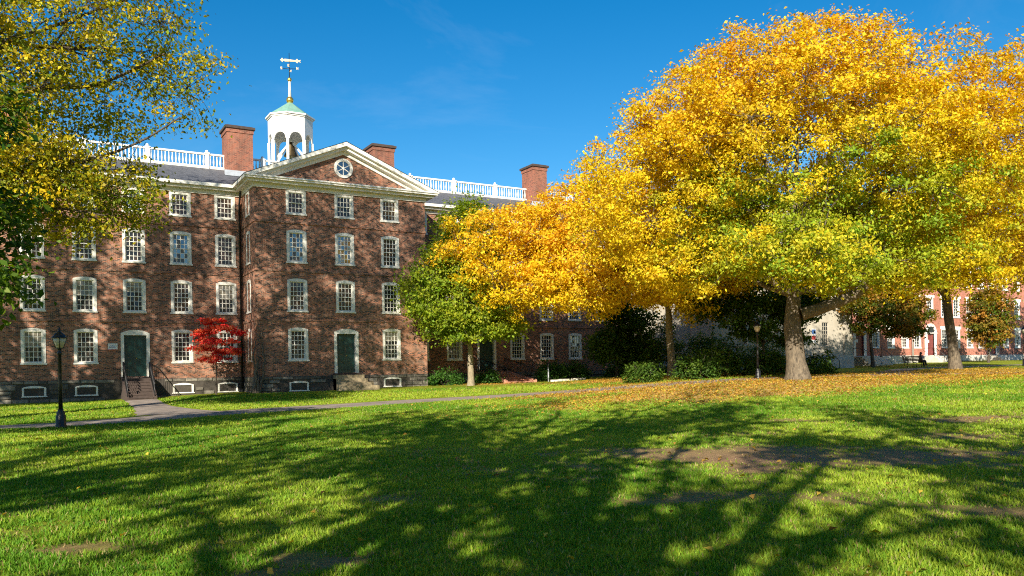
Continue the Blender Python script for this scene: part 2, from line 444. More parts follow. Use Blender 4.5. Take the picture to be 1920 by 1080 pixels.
def litter_at(x, y):
    a = np.exp(-(((x - 36) / 18) ** 2 + ((y - 28.4) / 5.9) ** 2) * .9)
    b = np.exp(-(((x - 27) / 6.5) ** 2 + ((y - 35) / 3.2) ** 2))
    c = np.exp(-(((x - 36) / 8) ** 2 + ((y - 41) / 6) ** 2)) * .9
    d = np.exp(-(((x - 52) / 9) ** 2 + ((y - 33) / 4) ** 2)) * .55
    e = np.exp(-(((x - 27) / 2.5) ** 2 + ((y - 49.5) / 1.3) ** 2)) * .9
    s = np.maximum.reduce([a, b, c, d, e])
    nn = vnoise(x, y, 2.2, 31) * .6 + vnoise(x, y, .6, 32) * .4
    return np.clip(sstep(.14, .66, s + (nn - .5) * .5), 0, 1)

def ground_mat():
    m, n, l, b = newmat('lawn_ground')
    g = n.new('ShaderNodeNewGeometry')
    def noise(sc, det=6, ro=.65):
        t = n.new('ShaderNodeTexNoise'); t.inputs['Scale'].default_value = sc; t.inputs['Detail'].default_value = det; t.inputs['Roughness'].default_value = ro
        l.new(g.outputs['Position'], t.inputs['Vector']); return t
    def ramp(src, p0, c0, p1, c1):
        r = n.new('ShaderNodeValToRGB'); r.color_ramp.elements[0].position = p0; r.color_ramp.elements[1].position = p1
        r.color_ramp.elements[0].color = rgba(c0); r.color_ramp.elements[1].color = rgba(c1); l.new(src, r.inputs['Fac']); return r
    def attr(nm):
        a = n.new('ShaderNodeAttribute'); a.attribute_name = nm; return a
    def mix(f, a, b_):
        x = n.new('ShaderNodeMixRGB'); l.new(f, x.inputs['Fac']); l.new(a, x.inputs['Color1']); l.new(b_, x.inputs['Color2']); return x
    big = ramp(noise(0.35).outputs['Fac'], .3, (.14, .205, .014), .7, (.27, .31, .03))
    fine = noise(22, 8, .8)
    gr = n.new('ShaderNodeMixRGB'); gr.blend_type = 'MULTIPLY'; gr.inputs['Fac'].default_value = 1
    fr = ramp(fine.outputs['Fac'], .3, (.55, .55, .5), .7, (1.45, 1.4, 1.2))
    l.new(big.outputs['Color'], gr.inputs['Color1']); l.new(fr.outputs['Color'], gr.inputs['Color2'])
    soil = ramp(noise(14, 9, .8).outputs['Fac'], .3, (.18, .10, .055), .7, (.48, .31, .175))
    lit = ramp(noise(13, 9, .85).outputs['Fac'], .33, (.25, .15, .06), .60, (.70, .47, .15))
    m1 = mix(attr('dirt').outputs['Fac'], gr.outputs['Color'], soil.outputs['Color'])
    m2 = mix(attr('litter').outputs['Fac'], m1.outputs['Color'], lit.outputs['Color'])
    l.new(m2.outputs['Color'], b.inputs['Base Color'])
    bp = n.new('ShaderNodeBump'); bp.inputs['Strength'].default_value = 0.9; bp.inputs['Distance'].default_value = 0.05
    l.new(fine.outputs['Fac'], bp.inputs['Height']); l.new(bp.outputs['Normal'], b.inputs['Normal'])
    b.inputs['Roughness'].default_value = 0.95; b.inputs['Specular IOR Level'].default_value = 0.1
    return m
def lines(parts):
    o = []
    for a, b, s in parts: o += list(np.arange(a, b, s))
    return np.array(o)
gx = lines([(-900, -100, 200), (-100, -16, 7), (-16, -4, 1), (-4, 46, .42), (46, 110, 1.2), (110, 200, 9), (200, 1001, 200)])
gy = lines([(-400, -60, 85), (-60, 0, 4), (0, 44, .42), (44, 62, 1), (62, 130, 5), (130, 1001, 145)])
GX, GY = np.meshgrid(gx, gy)
fx, fy = GX.ravel(), GY.ravel()
me = bpy.data.meshes.new('lawn')
nx_, ny_ = len(gx), len(gy)
idx = np.arange(nx_ * ny_).reshape(ny_, nx_)
F = np.stack([idx[:-1, :-1], idx[:-1, 1:], idx[1:, 1:], idx[1:, :-1]], -1).reshape(-1, 4)
def fast_mesh(me, V, F):
    V = np.ascontiguousarray(V, np.float32); F = np.ascontiguousarray(F, np.int32)
    k = F.shape[1]
    me.vertices.add(len(V)); me.vertices.foreach_set('co', V.ravel())
    me.loops.add(F.size); me.loops.foreach_set('vertex_index', F.ravel())
    me.polygons.add(len(F)); me.polygons.foreach_set('loop_start', np.arange(0, F.size, k, dtype=np.int32))
    try: me.polygons.foreach_set('loop_total', np.full(len(F), k, np.int32))
    except Exception: pass
    me.update(calc_edges=True)
fast_mesh(me, np.c_[fx, fy, gz(fx, fy)], F)
for nm, fn in (('dirt', dirt_at), ('litter', litter_at)):
    a = me.attributes.new(nm, 'FLOAT', 'POINT'); a.data.foreach_set('value', fn(fx, fy).astype(np.float32))
me.polygons.foreach_set('use_smooth', np.ones(len(F), bool))
me.materials.append(ground_mat())
tag(ob('lawn', me), kind='structure')

# ------------------------------------------------------------------ windows
rng = random.Random(5)
def pane_mesh(name, x0, x1, zs, nc, nr, y0, mat, seed, alt=None, altrows=0):
    """rows of small panes, each set a little out of true like old glass"""
    r = random.Random(seed); mb = MB()
    for (z0, z1, dy) in zs:
        for i in range(nc):
            for j in range(nr):
                a0, a1 = x0 + (x1 - x0) * i / nc, x0 + (x1 - x0) * (i + 1) / nc
                b0, b1 = z0 + (z1 - z0) * j / nr, z0 + (z1 - z0) * (j + 1) / nr
                tx, tz = r.gauss(0, .0022), r.gauss(0, .0022)
                y = y0 + dy
                mb.quad((a0, y - tx - tz, b0), (a1, y + tx - tz, b0), (a1, y + tx + tz, b1), (a0, y - tx + tz, b1))
    me_ = mb.mesh(name, mat)
    if alt:
        me_.materials.append(alt); zt = max(z for _, z, _d in zs); zb = min(z for z, _, _d in zs)
        cut = zt - (zt - zb) * altrows
        for p in me_.polygons:
            if (altrows > 0 and p.center.z > cut) or (altrows < 0 and r.random() < .4): p.material_index = 1
    return me_
def sash_mesh(name, x0, x1, z0, z1, nc, nr, y, mat, st=.045, mu=.034):
    mb = MB(); d = .045
    mb.box(x0, x0 + st, y, y + d, z0, z1); mb.box(x1 - st, x1, y, y + d, z0, z1)
    mb.box(x0 + st, x1 - st, y, y + d, z0, z0 + st); mb.box(x0 + st, x1 - st, y, y + d, z1 - st, z1)
    for i in range(1, nc):
        x = x0 + (x1 - x0) * i / nc; mb.box(x - mu / 2, x + mu / 2, y + .008, y + d - .006, z0 + st, z1 - st)
    for j in range(1, nr):
        z = z0 + (z1 - z0) * j / nr; mb.box(x0 + st, x1 - st, y + .012, y + d - .010, z - mu / 2, z + mu / 2)
    return mb.mesh(name, mat)
class WinType:
    def __init__(s, w, h, arch, nc, nr, mat, border=.15, sill=.12, head=.2, glass=('glass', 'glass', 'glass_brown', 'glass_sky'), single=False, sillout=.07, mu=.034):
        s.w, s.h = w, h
        hw = w / 2; ix = hw - border; z0, z1 = sill, h - head
        mb = MB()
        mb.box(-hw, -ix, -.03, .16, sill * .6, h - arch - .0); mb.box(ix, hw, -.03, .16, sill * .6, h - arch)
        if arch > 0:
            pts = [(-ix, z1), (ix, z1), (ix, h - arch - .0), (hw, h - arch)]
            for k in range(1, 12):
                a = k / 12.0; x = hw - a * w; pts.append((x, h - arch + arch * (1 - (x / hw) ** 2)))
            pts += [(-hw, h - arch), (-ix, h - arch)]
            mb.prism(pts, -.032, .155)
        else:
            mb.box(-ix, ix, -.028, .155, z1, h)
        # inner bead, sill
        mb.box(-ix, -ix + .03, .0, .15, z0, z1); mb.box(ix - .03, ix, .0, .15, z0, z1)
        s.frame = mb.mesh('window', mat)
        s.sill = MB().box(-hw - .05, hw + .05, -sillout, .15, -.02, sill * .6 + .0).box(-ix, ix, -.02, .15, sill * .6, z0).mesh('sill', mat)
        x0, x1 = -ix + .03, ix - .03
        zm = (z0 + z1) / 2
        if single:
            s.sashes = [sash_mesh('sash', x0, x1, z0, z1, nc, nr, .05, mat, .04, mu)]
            zs = [(z0, z1, 0)]
        else:
            s.sashes = [sash_mesh('upper_sash', x0, x1, zm - .02, z1, nc, nr, .045, mat), sash_mesh('lower_sash', x0, x1, z0, zm + .025, nc, nr, .095, mat)]
            zs = [(z0, zm, .05), (zm, z1, 0)]
        s.glass = [pane_mesh('glass', x0, x1, zs, nc, nr, .075, M[g], 50 + i) for i, g in enumerate(glass)]
        if len(glass) > 3:
            s.glass += [pane_mesh('glass', x0, x1, zs, nc, nr, .075, M[g], 70 + i, M[a], q) for i, (g, a, q) in enumerate((('glass', 'glass_blind', .34), ('glass_brown', 'glass_curtain', -1), ('glass', 'glass_blind', .5), ('glass_sky', 'glass_curtain', -1), ('glass', 'glass_brown', -1), ('glass', 'glass_brown', -1)))]
        s.hole = (-ix - .04, ix + .04, .06, h - head + .05)
    def place(s, parent, x, y, z, rz=0.0, gi=None, label=None):
        f = ob('window', s.frame, parent, (x, y, z), rz)
        if label: f['label'] = label
        ob('sill', s.sill, f)
        for m_ in s.sashes: ob(m_.name.split('.')[0], m_, f)
        ob('glass', s.glass[rng.randrange(len(s.glass)) if gi is None else gi], f)
        return f
def wall_front(mb, x0, x1, z0, z1, y, holes, depth=.22):
    xs = sorted({x0, x1} | {round(h[k], 4) for h in holes for k in (0, 1)})
    zs = sorted({z0, z1} | {round(h[k], 4) for h in holes for k in (2, 3)})
    for i in range(len(xs) - 1):
        for j in range(len(zs) - 1):
            cx, cz = (xs[i] + xs[i + 1]) / 2, (zs[j] + zs[j + 1]) / 2
            if any(h[0] < cx < h[1] and h[2] < cz < h[3] for h in holes): continue
            mb.quad((xs[i], y, zs[j]), (xs[i + 1], y, zs[j]), (xs[i + 1], y, zs[j + 1]), (xs[i], y, zs[j + 1]))
    for a, b, c, d in holes:
        e = y + depth
        mb.quad((a, y, c), (a, y, d), (a, e, d), (a, e, c)); mb.quad((b, y, d), (b, y, c), (b, e, c), (b, e, d))
        mb.quad((a, y, c), (a, e, c), (b, e, c), (b, y, c)); mb.quad((a, y, d), (b, y, d), (b, e, d), (a, e, d))
        mb.quad((a, e, c), (b, e, c), (b, e, d), (a, e, d))

# ------------------------------------------------------------------ the old brick hall
HO = (17.23, 51.0, 0.6)                         # its base point
hall = empty('brick_hall', HO)
tag(hall, 'dark red brick college hall with white pediment, chimneys and white cupola', 'building')
def H(mb, name, mat, parent=None): return mb.build(name, M[mat], hall if parent is None else parent, HO)
PX0, PX1, PY, WY_, XC = 11.62, 22.84, 51.0, 54.42, 17.23
WX0, WX1 = -7.0, 41.46
ZB, ZC, ZT = 1.62, 13.12, 13.72                 # stone top, cornice bottom, cornice top
BACK = 68.6
tall = WinType(1.24, 2.07, .11, 4, 3, M['cream'])
square = WinType(1.24, 1.50, 0, 4, 2, M['cream'], head=.14)
cellar = WinType(1.20, .62, .10, 4, 1, M['cream'], border=.08, sill=.05, head=.13, glass=('glass', 'glass_brown'), single=True, sillout=.04, mu=.05)
side_tall = WinType(0.95, 2.07, .09, 3, 3, M['cream'])
side_square = WinType(0.95, 1.50, 0, 3, 2, M['cream'], head=.14)
ROWS = [(2.55, tall), (5.59, tall), (8.61, tall), (11.60, square)]
PCOLS = [14.15, 17.23, 20.31]
WL = [-.06 - 2.657 * 2, -.06 - 2.657, -.06, 2.597, 5.254, 7.911, 10.568]
WR = [2 * XC - x for x in WL][::-1]
DOORS = [(5.254, WY_, 'L'), (17.23, PY, 'P'), (29.206, WY_, 'R')]
wall_mb = MB()
def hole_at(t, x, z): return (x + t.hole[0], x + t.hole[1], z + t.hole[2], z + t.hole[3])
def facade(cols, y, x0, x1, door_x):
    hs_, pl = [], []
    for z, t in ROWS:
        for x in cols:
            if abs(x - door_x) < .1 and z < 3:
                hs_.append((x - .64, x + .64, 1.75, 4.30)); continue
            hs_.append(hole_at(t, x, z)); pl.append((t, x, y, z))
    wall_front(wall_mb, x0, x1, ZB, ZC + .1, y, hs_)
    return pl
spots = facade(PCOLS, PY, PX0, PX1, 17.23) + facade(WL, WY_, WX0, PX0, 5.254) + facade(WR, WY_, PX1, WX1, 29.206)
# side and back walls
wall_mb.quad((PX1, PY, ZB), (PX1, WY_, ZB), (PX1, WY_, ZC + .1), (PX1, PY, ZC + .1))
wall_mb.quad((PX0, WY_, ZB), (PX0, PY, ZB), (PX0, PY, ZC + .1), (PX0, WY_, ZC + .1))
wall_mb.quad((WX1, WY_, ZB), (WX1, BACK, ZB), (WX1, BACK, ZC + .1), (WX1, WY_, ZC + .1))
wall_mb.quad((WX0, BACK, ZB), (WX0, WY_, ZB), (WX0, WY_, ZC + .1), (WX0, BACK, ZC + .1))
wall_mb.quad((WX1, BACK, ZB), (WX0, BACK, ZB), (WX0, BACK, ZC + .1), (WX1, BACK, ZC + .1))
H(wall_mb, 'wall', 'brick')
for t, x, y, z in spots:
    t.place(hall, x - HO[0], y - HO[1], z - HO[2])
for z, t in zip([r[0] for r in ROWS], (side_tall, side_tall, side_tall, side_square)):
    t.place(hall, PX0 - HO[0], 52.75 - HO[1], z - HO[2], -math.pi / 2)
    t.place(hall, WX1 - HO[0], 58.0 - HO[1], z - HO[2], math.pi / 2)
# tympanum
SL = (16.28 - ZT) / (XC - 11.05)
mb = MB(); mb.prism([(11.7, 13.6), (22.76, 13.6), (XC, 13.6 + SL * 5.53)], PY, PY + .25); H(mb, 'tympanum', 'brick')
# belt courses and soldier arches over the windows
for zb in (5.02, 8.05, 11.03):
    mb = MB(); h_ = .14
    mb.box(PX0 - .05, PX1 + .05, PY - .05, PY + .02, zb, zb + h_)
    mb.box(PX0 - .05, PX0 + .02, PY + .02, WY_ - .05, zb, zb + h_); mb.box(PX1 - .02, PX1 + .05, PY + .02, WY_ - .05, zb, zb + h_)
    mb.box(WX0 - .05, PX0 - .05, WY_ - .05, WY_ + .02, zb, zb + h_); mb.box(PX1 + .05, WX1 + .05, WY_ - .05, WY_ + .02, zb, zb + h_)
    H(mb, 'belt_course', 'brick')
# water table and mortar core of the stone base
mb = MB()
for a, b, y in ((WX0, PX0 + .02, WY_), (PX0, PX1, PY), (PX1 - .02, WX1, WY_)):
    mb.box(a, b, y - .02, y + .3, -.4, ZB)
mb.box(PX0 - .02, PX0 + .3, PY + .01, WY_, -.4, ZB); mb.box(PX1 - .3, PX1 + .02, PY + .01, WY_, -.4, ZB)
mb.box(WX1 - .3, WX1 + .02, WY_ + .3, BACK, -.4, ZB); mb.box(WX0 - .02, WX0 + .3, WY_ + .3, BACK, -.4, ZB)
base = H(mb, 'stone_base', 'stone_mortar')
# every stone of the base
srng = random.Random(31)
def stone_mesh(i):
    r = random.Random(i); c = .035
    v = []
    for (x, z) in ((-.5, -.5), (.5, -.5), (.5, .5), (-.5, .5)):
        v.append((x, 0.0, z))
    for (x, z) in ((-.5, -.5), (.5, -.5), (.5, .5), (-.5, .5)):
        v.append((x * (1 - r.uniform(.04, .14)), -1 + r.uniform(0, .3), z * (1 - r.uniform(.1, .3))))
    mb = MB(); mb._add(v, [(4, 5, 6, 7), (0, 1, 5, 4), (1, 2, 6, 5), (2, 3, 7, 6), (3, 0, 4, 7)])
    return mb.mesh('stone', M['stone'])
stone_meshes = [stone_mesh(i) for i in range(6)]
def stones(x0, x1, y, zlow, keepout, axis='x', cap=300):
    z = ZB - .01
    while z > zlow:
        h_ = srng.uniform(.20, .36); zc = z - h_ / 2; x = x0
        while x < x1 - .12:
            w_ = min(srng.uniform(.42, 1.15), x1 - x)
            if x1 - (x + w_) < .25: w_ = x1 - x
            xc = x + w_ / 2
            ok = not any(a - .02 < x + w_ and x < b + .02 and c < z and z - h_ < d for a, b, c, d in keepout)
            if ok:
                loc = (xc - HO[0], y - .018 - HO[1], zc - HO[2]) if axis == 'x' else (y - .018 - HO[0], xc - HO[1], zc - HO[2])
                ob('stone', srng.choice(stone_meshes), base, loc, 0 if axis == 'x' else -math.pi / 2, (w_ - .03, srng.uniform(.035, .085), h_ - .03))
            x += w_
        z -= h_
CEL_L = [x for x in WL if abs(x - 5.254) > .1]
kl = [(x - .62, x + .62, .68, 1.34) for x in WL] + [(4.2, 6.3, 0, 1.8)]
kp = [(14.15 - .62, 14.15 + .62, .6, 1.34), (20.31 - .62, 20.31 + .62, .6, 1.34), (16.3, 18.3, 0, 1.8)]
kr = [(27.9, 30.4, 0, 1.8)]
stones(-4.0, PX0 - .1, WY_, .2, kl); stones(PX0 - .02, PX1 + .02, PY, .5, kp); stones(PX1 + .1, WX1, WY_, .6, kr); stones(PY + .03, WY_ - .1, PX0, .5, [], 'y')
for x in CEL_L[1:]: cellar.place(hall, x - HO[0], WY_ - .05 - HO[1], .70 - HO[2])
for x in (14.15, 20.31): cellar.place(hall, x - HO[0], PY - .05 - HO[1], .70 + (.12 if x > 17 else 0) - HO[2])

# cornices: crown, bed moulding, frieze
def cornice_layers():
    return [(13.52, ZT, .68), (13.37, 13.52, .46), (ZC, 13.37, .09)]
mb = MB()
for z0, z1, p in cornice_layers():
    mb.box(PX0 - p, PX1 + p, PY - p, PY + .0 - .0, z0, z1)
    mb.box(PX0 - p, PX0, PY, WY_ - p, z0, z1); mb.box(PX1, PX1 + p, PY, WY_ - p, z0, z1)
mb.box(PX0 - .75, PX1 + .75, PY - .75, PY - .68, ZT - .09, ZT + .002)
H(mb, 'pavilion_cornice', 'cream')
for a, b, nm in ((WX0 - .5, PX0, 0), (PX1, WX1 + .5, 1)):
    mb = MB()
    for z0, z1, p in cornice_layers():
        mb.box(a, b, WY_ - p, WY_ + .1, z0, z1 - .003)
        if nm: mb.box(WX1, WX1 + p, WY_ + .1, BACK, z0, z1 - .003)
        else: mb.box(WX0 - p, WX0, WY_ + .1, BACK, z0, z1 - .003)
    H(mb, 'wing_cornice', 'cream')
# raking cornices of the pediment
def rake(sign):
    mb = MB()
    x0, zz0, xa, za = 11.05 - .12, ZT - .05 * SL, XC, 16.32
    s_ = (za - ZT) / (XC - 10.93)
    for (o0, o1, y) in ((0, -.24, PY - .72), (-.24, -.42, PY - .48), (-.42, -.66, PY - .12)):
        xs = 10.93 - o0 / s_ * 0
        pts = []
        # clip the lower end on the flat cornice top
        def at(x, o): return ZT + (x - 10.93) * s_ + o
        xl0 = 10.93 + max(0, (-o0) / s_); xl1 = 10.93 + max(0, (-o1) / s_)
        pts = [(xl0, at(xl0, o0)), (xl1, at(xl1, o1)), (XC, at(XC, o1)), (XC, at(XC, o0))]
        if sign > 0: pts = [(2 * XC - x, z) for x, z in pts][::-1]
        mb.prism(pts, y, PY - .0)
    return mb
for s_ in (-1, 1): H(rake(s_), 'raking_cornice', 'cream')
# round window in the pediment
mb = MB(); n = 32
ring = lambda r, y: [(XC + r * math.cos(2 * math.pi * k / n), y, 14.80 + r * math.sin(2 * math.pi * k / n)) for k in range(n)]
vv = ring(.62, PY - .07) + ring(.44, PY - .07) + ring(.44, PY + .08) + ring(.62, PY + .05)
ff = []
for a, b in ((0, 1), (1, 2), (3, 0)):
    ff += [(a * n + k, a * n + (k + 1) % n, b * n + (k + 1) % n, b * n + k) for k in range(n)]
mb._add(vv, ff)
rw = mb.build('round_window', M['cream'], hall, HO)
mb = MB()
for k in range(3):
    a = math.pi * k / 3 + math.pi / 6
    c, s_ = math.cos(a), math.sin(a)
    p = lambda u, v, y: (XC + c * u - s_ * v, y, 14.80 + s_ * u + c * v)
    vv = [p(u, v, y) for y in (PY - .04 + .002 * k, PY + .03) for u, v in ((-.45, -.022), (.45, -.022), (.45, .022), (-.45, .022))]
    mb._add(vv, [(0, 1, 2, 3), (0, 4, 5, 1), (1, 5, 6, 2), (2, 6, 7, 3), (3, 7, 4, 0)])
mb.build('spoke', M['cream'], rw, HO)
mb = MB(); mb._add([(XC + .45 * math.cos(2 * math.pi * k / n), PY - .012, 14.80 + .45 * math.sin(2 * math.pi * k / n)) for k in range(n)], [tuple(range(n))]); mb.build('glass', M['glass_sky'], rw, HO)

# roofs
DZ, DY = 15.36, 57.0
mb = MB()
e = .66
DX0, DX1, DYB = WX0 + 2.6, WX1 - 2.6, BACK - 2.6
mb.quad((WX0 - e, WY_ - e, ZT), (WX1 + e, WY_ - e, ZT), (DX1, DY, DZ), (DX0, DY, DZ))
mb.quad((WX1 + e, WY_ - e, ZT), (WX1 + e, BACK + e, ZT), (DX1, DYB, DZ), (DX1, DY, DZ))
mb.quad((WX1 + e, BACK + e, ZT), (WX0 - e, BACK + e, ZT), (DX0, DYB, DZ), (DX1, DYB, DZ))
mb.quad((WX0 - e, BACK + e, ZT), (WX0 - e, WY_ - e, ZT), (DX0, DY, DZ), (DX0, DYB, DZ))
mb.quad((DX0, DY, DZ), (DX1, DY, DZ), (DX1, DYB, DZ), (DX0, DYB, DZ))
H(mb, 'roof', 'slate')
mb = MB()
mb.quad((10.9, PY - .74, ZT + .02), (10.9, 56.5, ZT + .02), (XC, 60.5, 16.36), (XC, PY - .74, 16.36))
mb.quad((XC, PY - .74, 16.36), (XC, 60.5, 16.36), (2 * XC - 10.9, 56.5, ZT + .02), (2 * XC - 10.9, PY - .74, ZT + .02))
H(mb, 'pavilion_roof', 'slate')

# chimneys
def chimney(x0, x1, y0, y1, zt=18.1):
    mb = MB(); mb.box(x0, x1, y0, y1, 14.0, zt - .42); mb.box(x0 - .05, x1 + .05, y0 - .05, y1 + .05, zt - .42, zt - .16)
    c = H(mb, 'chimney', 'brick_chimney')
    mb = MB(); mb.box(x0 - .14, x1 + .14, y0 - .14, y1 + .14, zt - .16, zt); mb.box(x0 - .0, x1 + .0, y0 + .0, y1 - .0, zt, zt + .06)
    mb.build('chimney_cap', M['brownstone'], c, HO)
    mb = MB(); mb.prism_x([(y0 - .25, ZT + (y0 - .25 - 53.76) * .506 + .03), (y0 - .25, ZT + (y0 - .25 - 53.76) * .506 + .06), (y0 - .03, ZT + (y0 - 53.76) * .506 + .32), (y0 - .002, ZT + (y0 - 53.76) * .506 + .32), (y0 - .002, ZT + (y0 - 53.76) * .506 + .05)], x0 - .2, x1 + .2)
    mb.build('flashing', M['lead'], c, HO)
chimney(11.10, 12.75, 56.0, 57.7); chimney(21.15, 22.75, 56.0, 57.7); chimney(34.5, 35.8, 56.0, 57.7); chimney(-1.6, 0.0, 56.0, 57.7)

# balustrade round the roof deck
mb = MB(); by = DY + .12
mb.box(DX0, DX1, by - .07, by + .07, 15.44, 15.54); mb.box(DX0, DX1, by - .09, by + .09, 16.26, 16.37)
mb.box(DX0, DX1, by - .04, by + .04, 15.30, 15.44)
mb.box(DX0 - .07, DX0 + .07, by + .09, DYB, 16.26, 16.37); mb.box(DX1 - .07, DX1 + .07, by + .09, DYB, 16.26, 16.37)
bal = H(mb, 'balustrade', 'white')
bmesh_ = MB().lathe([(.035, 0), (.035, .10), (.05, .16), (.058, .30), (.04, .46), (.028, .58), (.04, .66), (.035, .72)], 0, 0, 6).mesh('baluster', M['white'])
pm = MB().box(-.12, .12, -.12, .12, -.08, .90).box(-.16, .16, -.16, .16, .90, .97).sphere((0, 0, 1.06), .10, 8, 6).mesh('balustrade_post', M['white'])
nb = 0; x = DX0; k = 0
nposts = 13
for i in range(nposts):
    px_ = DX0 + (DX1 - DX0) * i / (nposts - 1)
    ob('balustrade_post', pm, bal, (px_ - HO[0], by - HO[1], 15.44 - HO[2]))
    if i < nposts - 1:
        seg = (DX1 - DX0) / (nposts - 1); c_ = 16
        for j in range(1, c_ + 1):
            xx = px_ + seg * j / (c_ + 1)
            if xx < -3.2: continue
            ob('baluster', bmesh_, bal, (xx - HO[0], by - HO[1], 15.54 - HO[2]))

# cupola with bell and weather vane
CX, CYY = 16.84, 61.8
def octp(r, ph=math.pi / 8): return [(CX + r * math.cos(ph + math.pi / 4 * k), CYY + r * math.sin(ph + math.pi / 4 * k)) for k in range(8)]
mb = MB(); mb.prism_z(octp(1.66), 15.2, 16.25); mb.prism_z(octp(1.76), 16.25, 16.40)
cup = H(mb, 'cupola', 'white')
rv = 1.58
for k in range(8):
    x, y = octp(rv)[k]; a = math.pi / 8 + math.pi / 4 * k
    mb = MB(); mb.prism_z([(x + .12 * math.cos(a + t), y + .12 * math.sin(a + t)) for t in (math.pi / 4, 3 * math.pi / 4, 5 * math.pi / 4, 7 * math.pi / 4)], 16.4, 19.0)
    mb.build('column', M['white'], cup, HO)
for k in range(8):
    p0, p1 = Vector((*octp(rv)[k], 0)), Vector((*octp(rv)[(k + 1) % 8], 0))
    u = (p1 - p0).normalized(); nrm = Vector((u.y, -u.x, 0)); w = (p1 - p0).length
    pts = [(0, 19.0), (.13, 19.0)] + [(w / 2 - (w / 2 - .13) * math.cos(math.pi * i / 10), 19.0 + .52 * math.sin(math.pi * i / 10)) for i in range(1, 10)] + [(w - .13, 19.0), (w, 19.0), (w, 20.68), (0, 20.68)]
    mb = MB(); nn = len(pts)
    vv = [tuple(p0 + u * s_ + nrm * o + Vector((0, 0, z))) for o in (.06, -.06) for s_, z in pts]
    mb._add(vv, [tuple(range(nn)), tuple(range(2 * nn - 1, nn - 1, -1))] + [(i, (i + 1) % nn, (i + 1) % nn + nn, i + nn) for i in range(nn)])
    mb.build('arch_panel', M['white'], cup, HO)
mb = MB(); mb.prism_z(octp(1.62), 20.62, 20.70); mb.prism_z(octp(1.72), 20.70, 20.80); mb.prism_z(octp(1.82), 20.80, 20.90); mb.build('cornice', M['white'], cup, HO)
mb = MB(); mb.lathe([(1.76, 20.90), (1.32, 21.22), (.88, 21.53), (.48, 21.83), (.20, 22.03), (.10, 22.08)], CX, CYY, 8, False, math.pi / 8); mb.build('copper_roof', M['copper'], cup, HO)
mb = MB(); mb.sphere((CX, CYY, 22.26), .27, 14, 10); mb.build('gilt_ball', M['gold'], cup, HO)
mb = MB(); mb.lathe([(.13, 22.45), (.09, 23.1), (.075, 23.70)], CX, CYY, 8); mb.build('spire_shaft', M['white'], cup, HO)
mb = MB(); mb.sphere((CX, CYY, 23.80), .16, 12, 8); mb.build('gilt_ball', M['gold'], cup, HO)
mb = MB(); mb.lathe([(.028, 23.9), (.024, 25.8)], CX, CYY, 6)
dv = Vector((.93, -.37, 0))
mb.tube([(CX - dv.x * .52, CYY - dv.y * .52, 24.62), (CX + dv.x * .52, CYY + dv.y * .52, 24.62)], .022, 5)
mb.tube([(CX + dv.y * .52, CYY - dv.x * .52, 24.62), (CX - dv.y * .52, CYY + dv.x * .52, 24.62)], .022, 5)
mb.build('vane_rod', M['iron'], cup, HO)
def flat(pts, mid, dirv, th=.02):
    """outline in (along dirv, z) about mid, given thickness"""
    d = Vector(dirv).normalized(); nn = Vector((-d.y, d.x, 0)); m0 = Vector(mid); n_ = len(pts); mb = MB()
    vv = [tuple(m0 + d * a + Vector((0, 0, b)) + nn * o) for o in (-th, th) for a, b in pts]
    mb._add(vv, [tuple(range(n_)), tuple(range(2 * n_ - 1, n_ - 1, -1))] + [(i, (i + 1) % n_, (i + 1) % n_ + n_, i + n_) for i in range(n_)])
    return mb
vd = Vector((.97, -.25, -.0))
mb = flat([(-.66, .0), (-.50, .16), (-.44, .05), (-.30, .10), (0, .08), (.45, .05), (.58, .17), (.64, .05), (.86, .10), (.76, .0), (.86, -.10), (.64, -.05), (.58, -.17), (.45, -.05), (0, -.08), (-.30, -.10), (-.44, -.05), (-.50, -.16)], (CX, CYY, 25.24), vd)
mb.build('weather_vane', M['gilt_paint'], cup, HO)
LET = {'N': [(-.1, -.13), (-.05, -.13), (-.05, .05), (.05, -.13), (.1, -.13), (.1, .13), (.05, .13), (.05, -.05), (-.05, .13), (-.1, .13)],
       'E': [(-.08, -.13), (.09, -.13), (.09, -.08), (-.03, -.08), (-.03, -.02), (.06, -.02), (.06, .03), (-.03, .03), (-.03, .08), (.09, .08), (.09, .13), (-.08, .13)],
       'W': [(-.13, .13), (-.09, -.13), (-.04, -.13), (0, .04), (.04, -.13), (.09, -.13), (.13, .13), (.08, .13), (.06, -.03), (.02, .10), (-.02, .10), (-.06, -.03), (-.08, .13)],
       'S': [(-.09, -.13), (.09, -.13), (.09, .02), (-.04, .04), (-.04, .08), (.09, .08), (.09, .13), (-.09, .13), (-.09, -.02), (.04, -.04), (.04, -.08), (-.09, -.08)]}
for ch, (sx, sy) in {'N': (dv.x, dv.y), 'S': (-dv.x, -dv.y), 'W': (-dv.y, dv.x), 'E': (dv.y, -dv.x)}.items():
    flat([(a * .72, b * .72) for a, b in LET[ch]], (CX + sx * .58, CYY + sy * .58, 24.66), vd, .015).build('compass_letter', M['gilt_paint'], cup, HO)
mb = MB(); mb.lathe([(.06, 19.15), (.2, 19.1), (.30, 18.85), (.36, 18.4), (.50, 18.12), (.52, 18.05)], CX, CYY, 14); mb.build('bell', M['bronze'], cup, HO)
mb = MB()
for a in (0.6, 0.6 + math.pi / 2):
    c, s_ = math.cos(a), math.sin(a)
    mb.tube([(CX - c * 1.4, CYY - s_ * 1.4, 17.7), (CX, CYY, 19.2), (CX + c * 1.4, CYY + s_ * 1.4, 17.7)], .10, 4, False)
mb.build('bell_frame', M['white'], cup, HO)

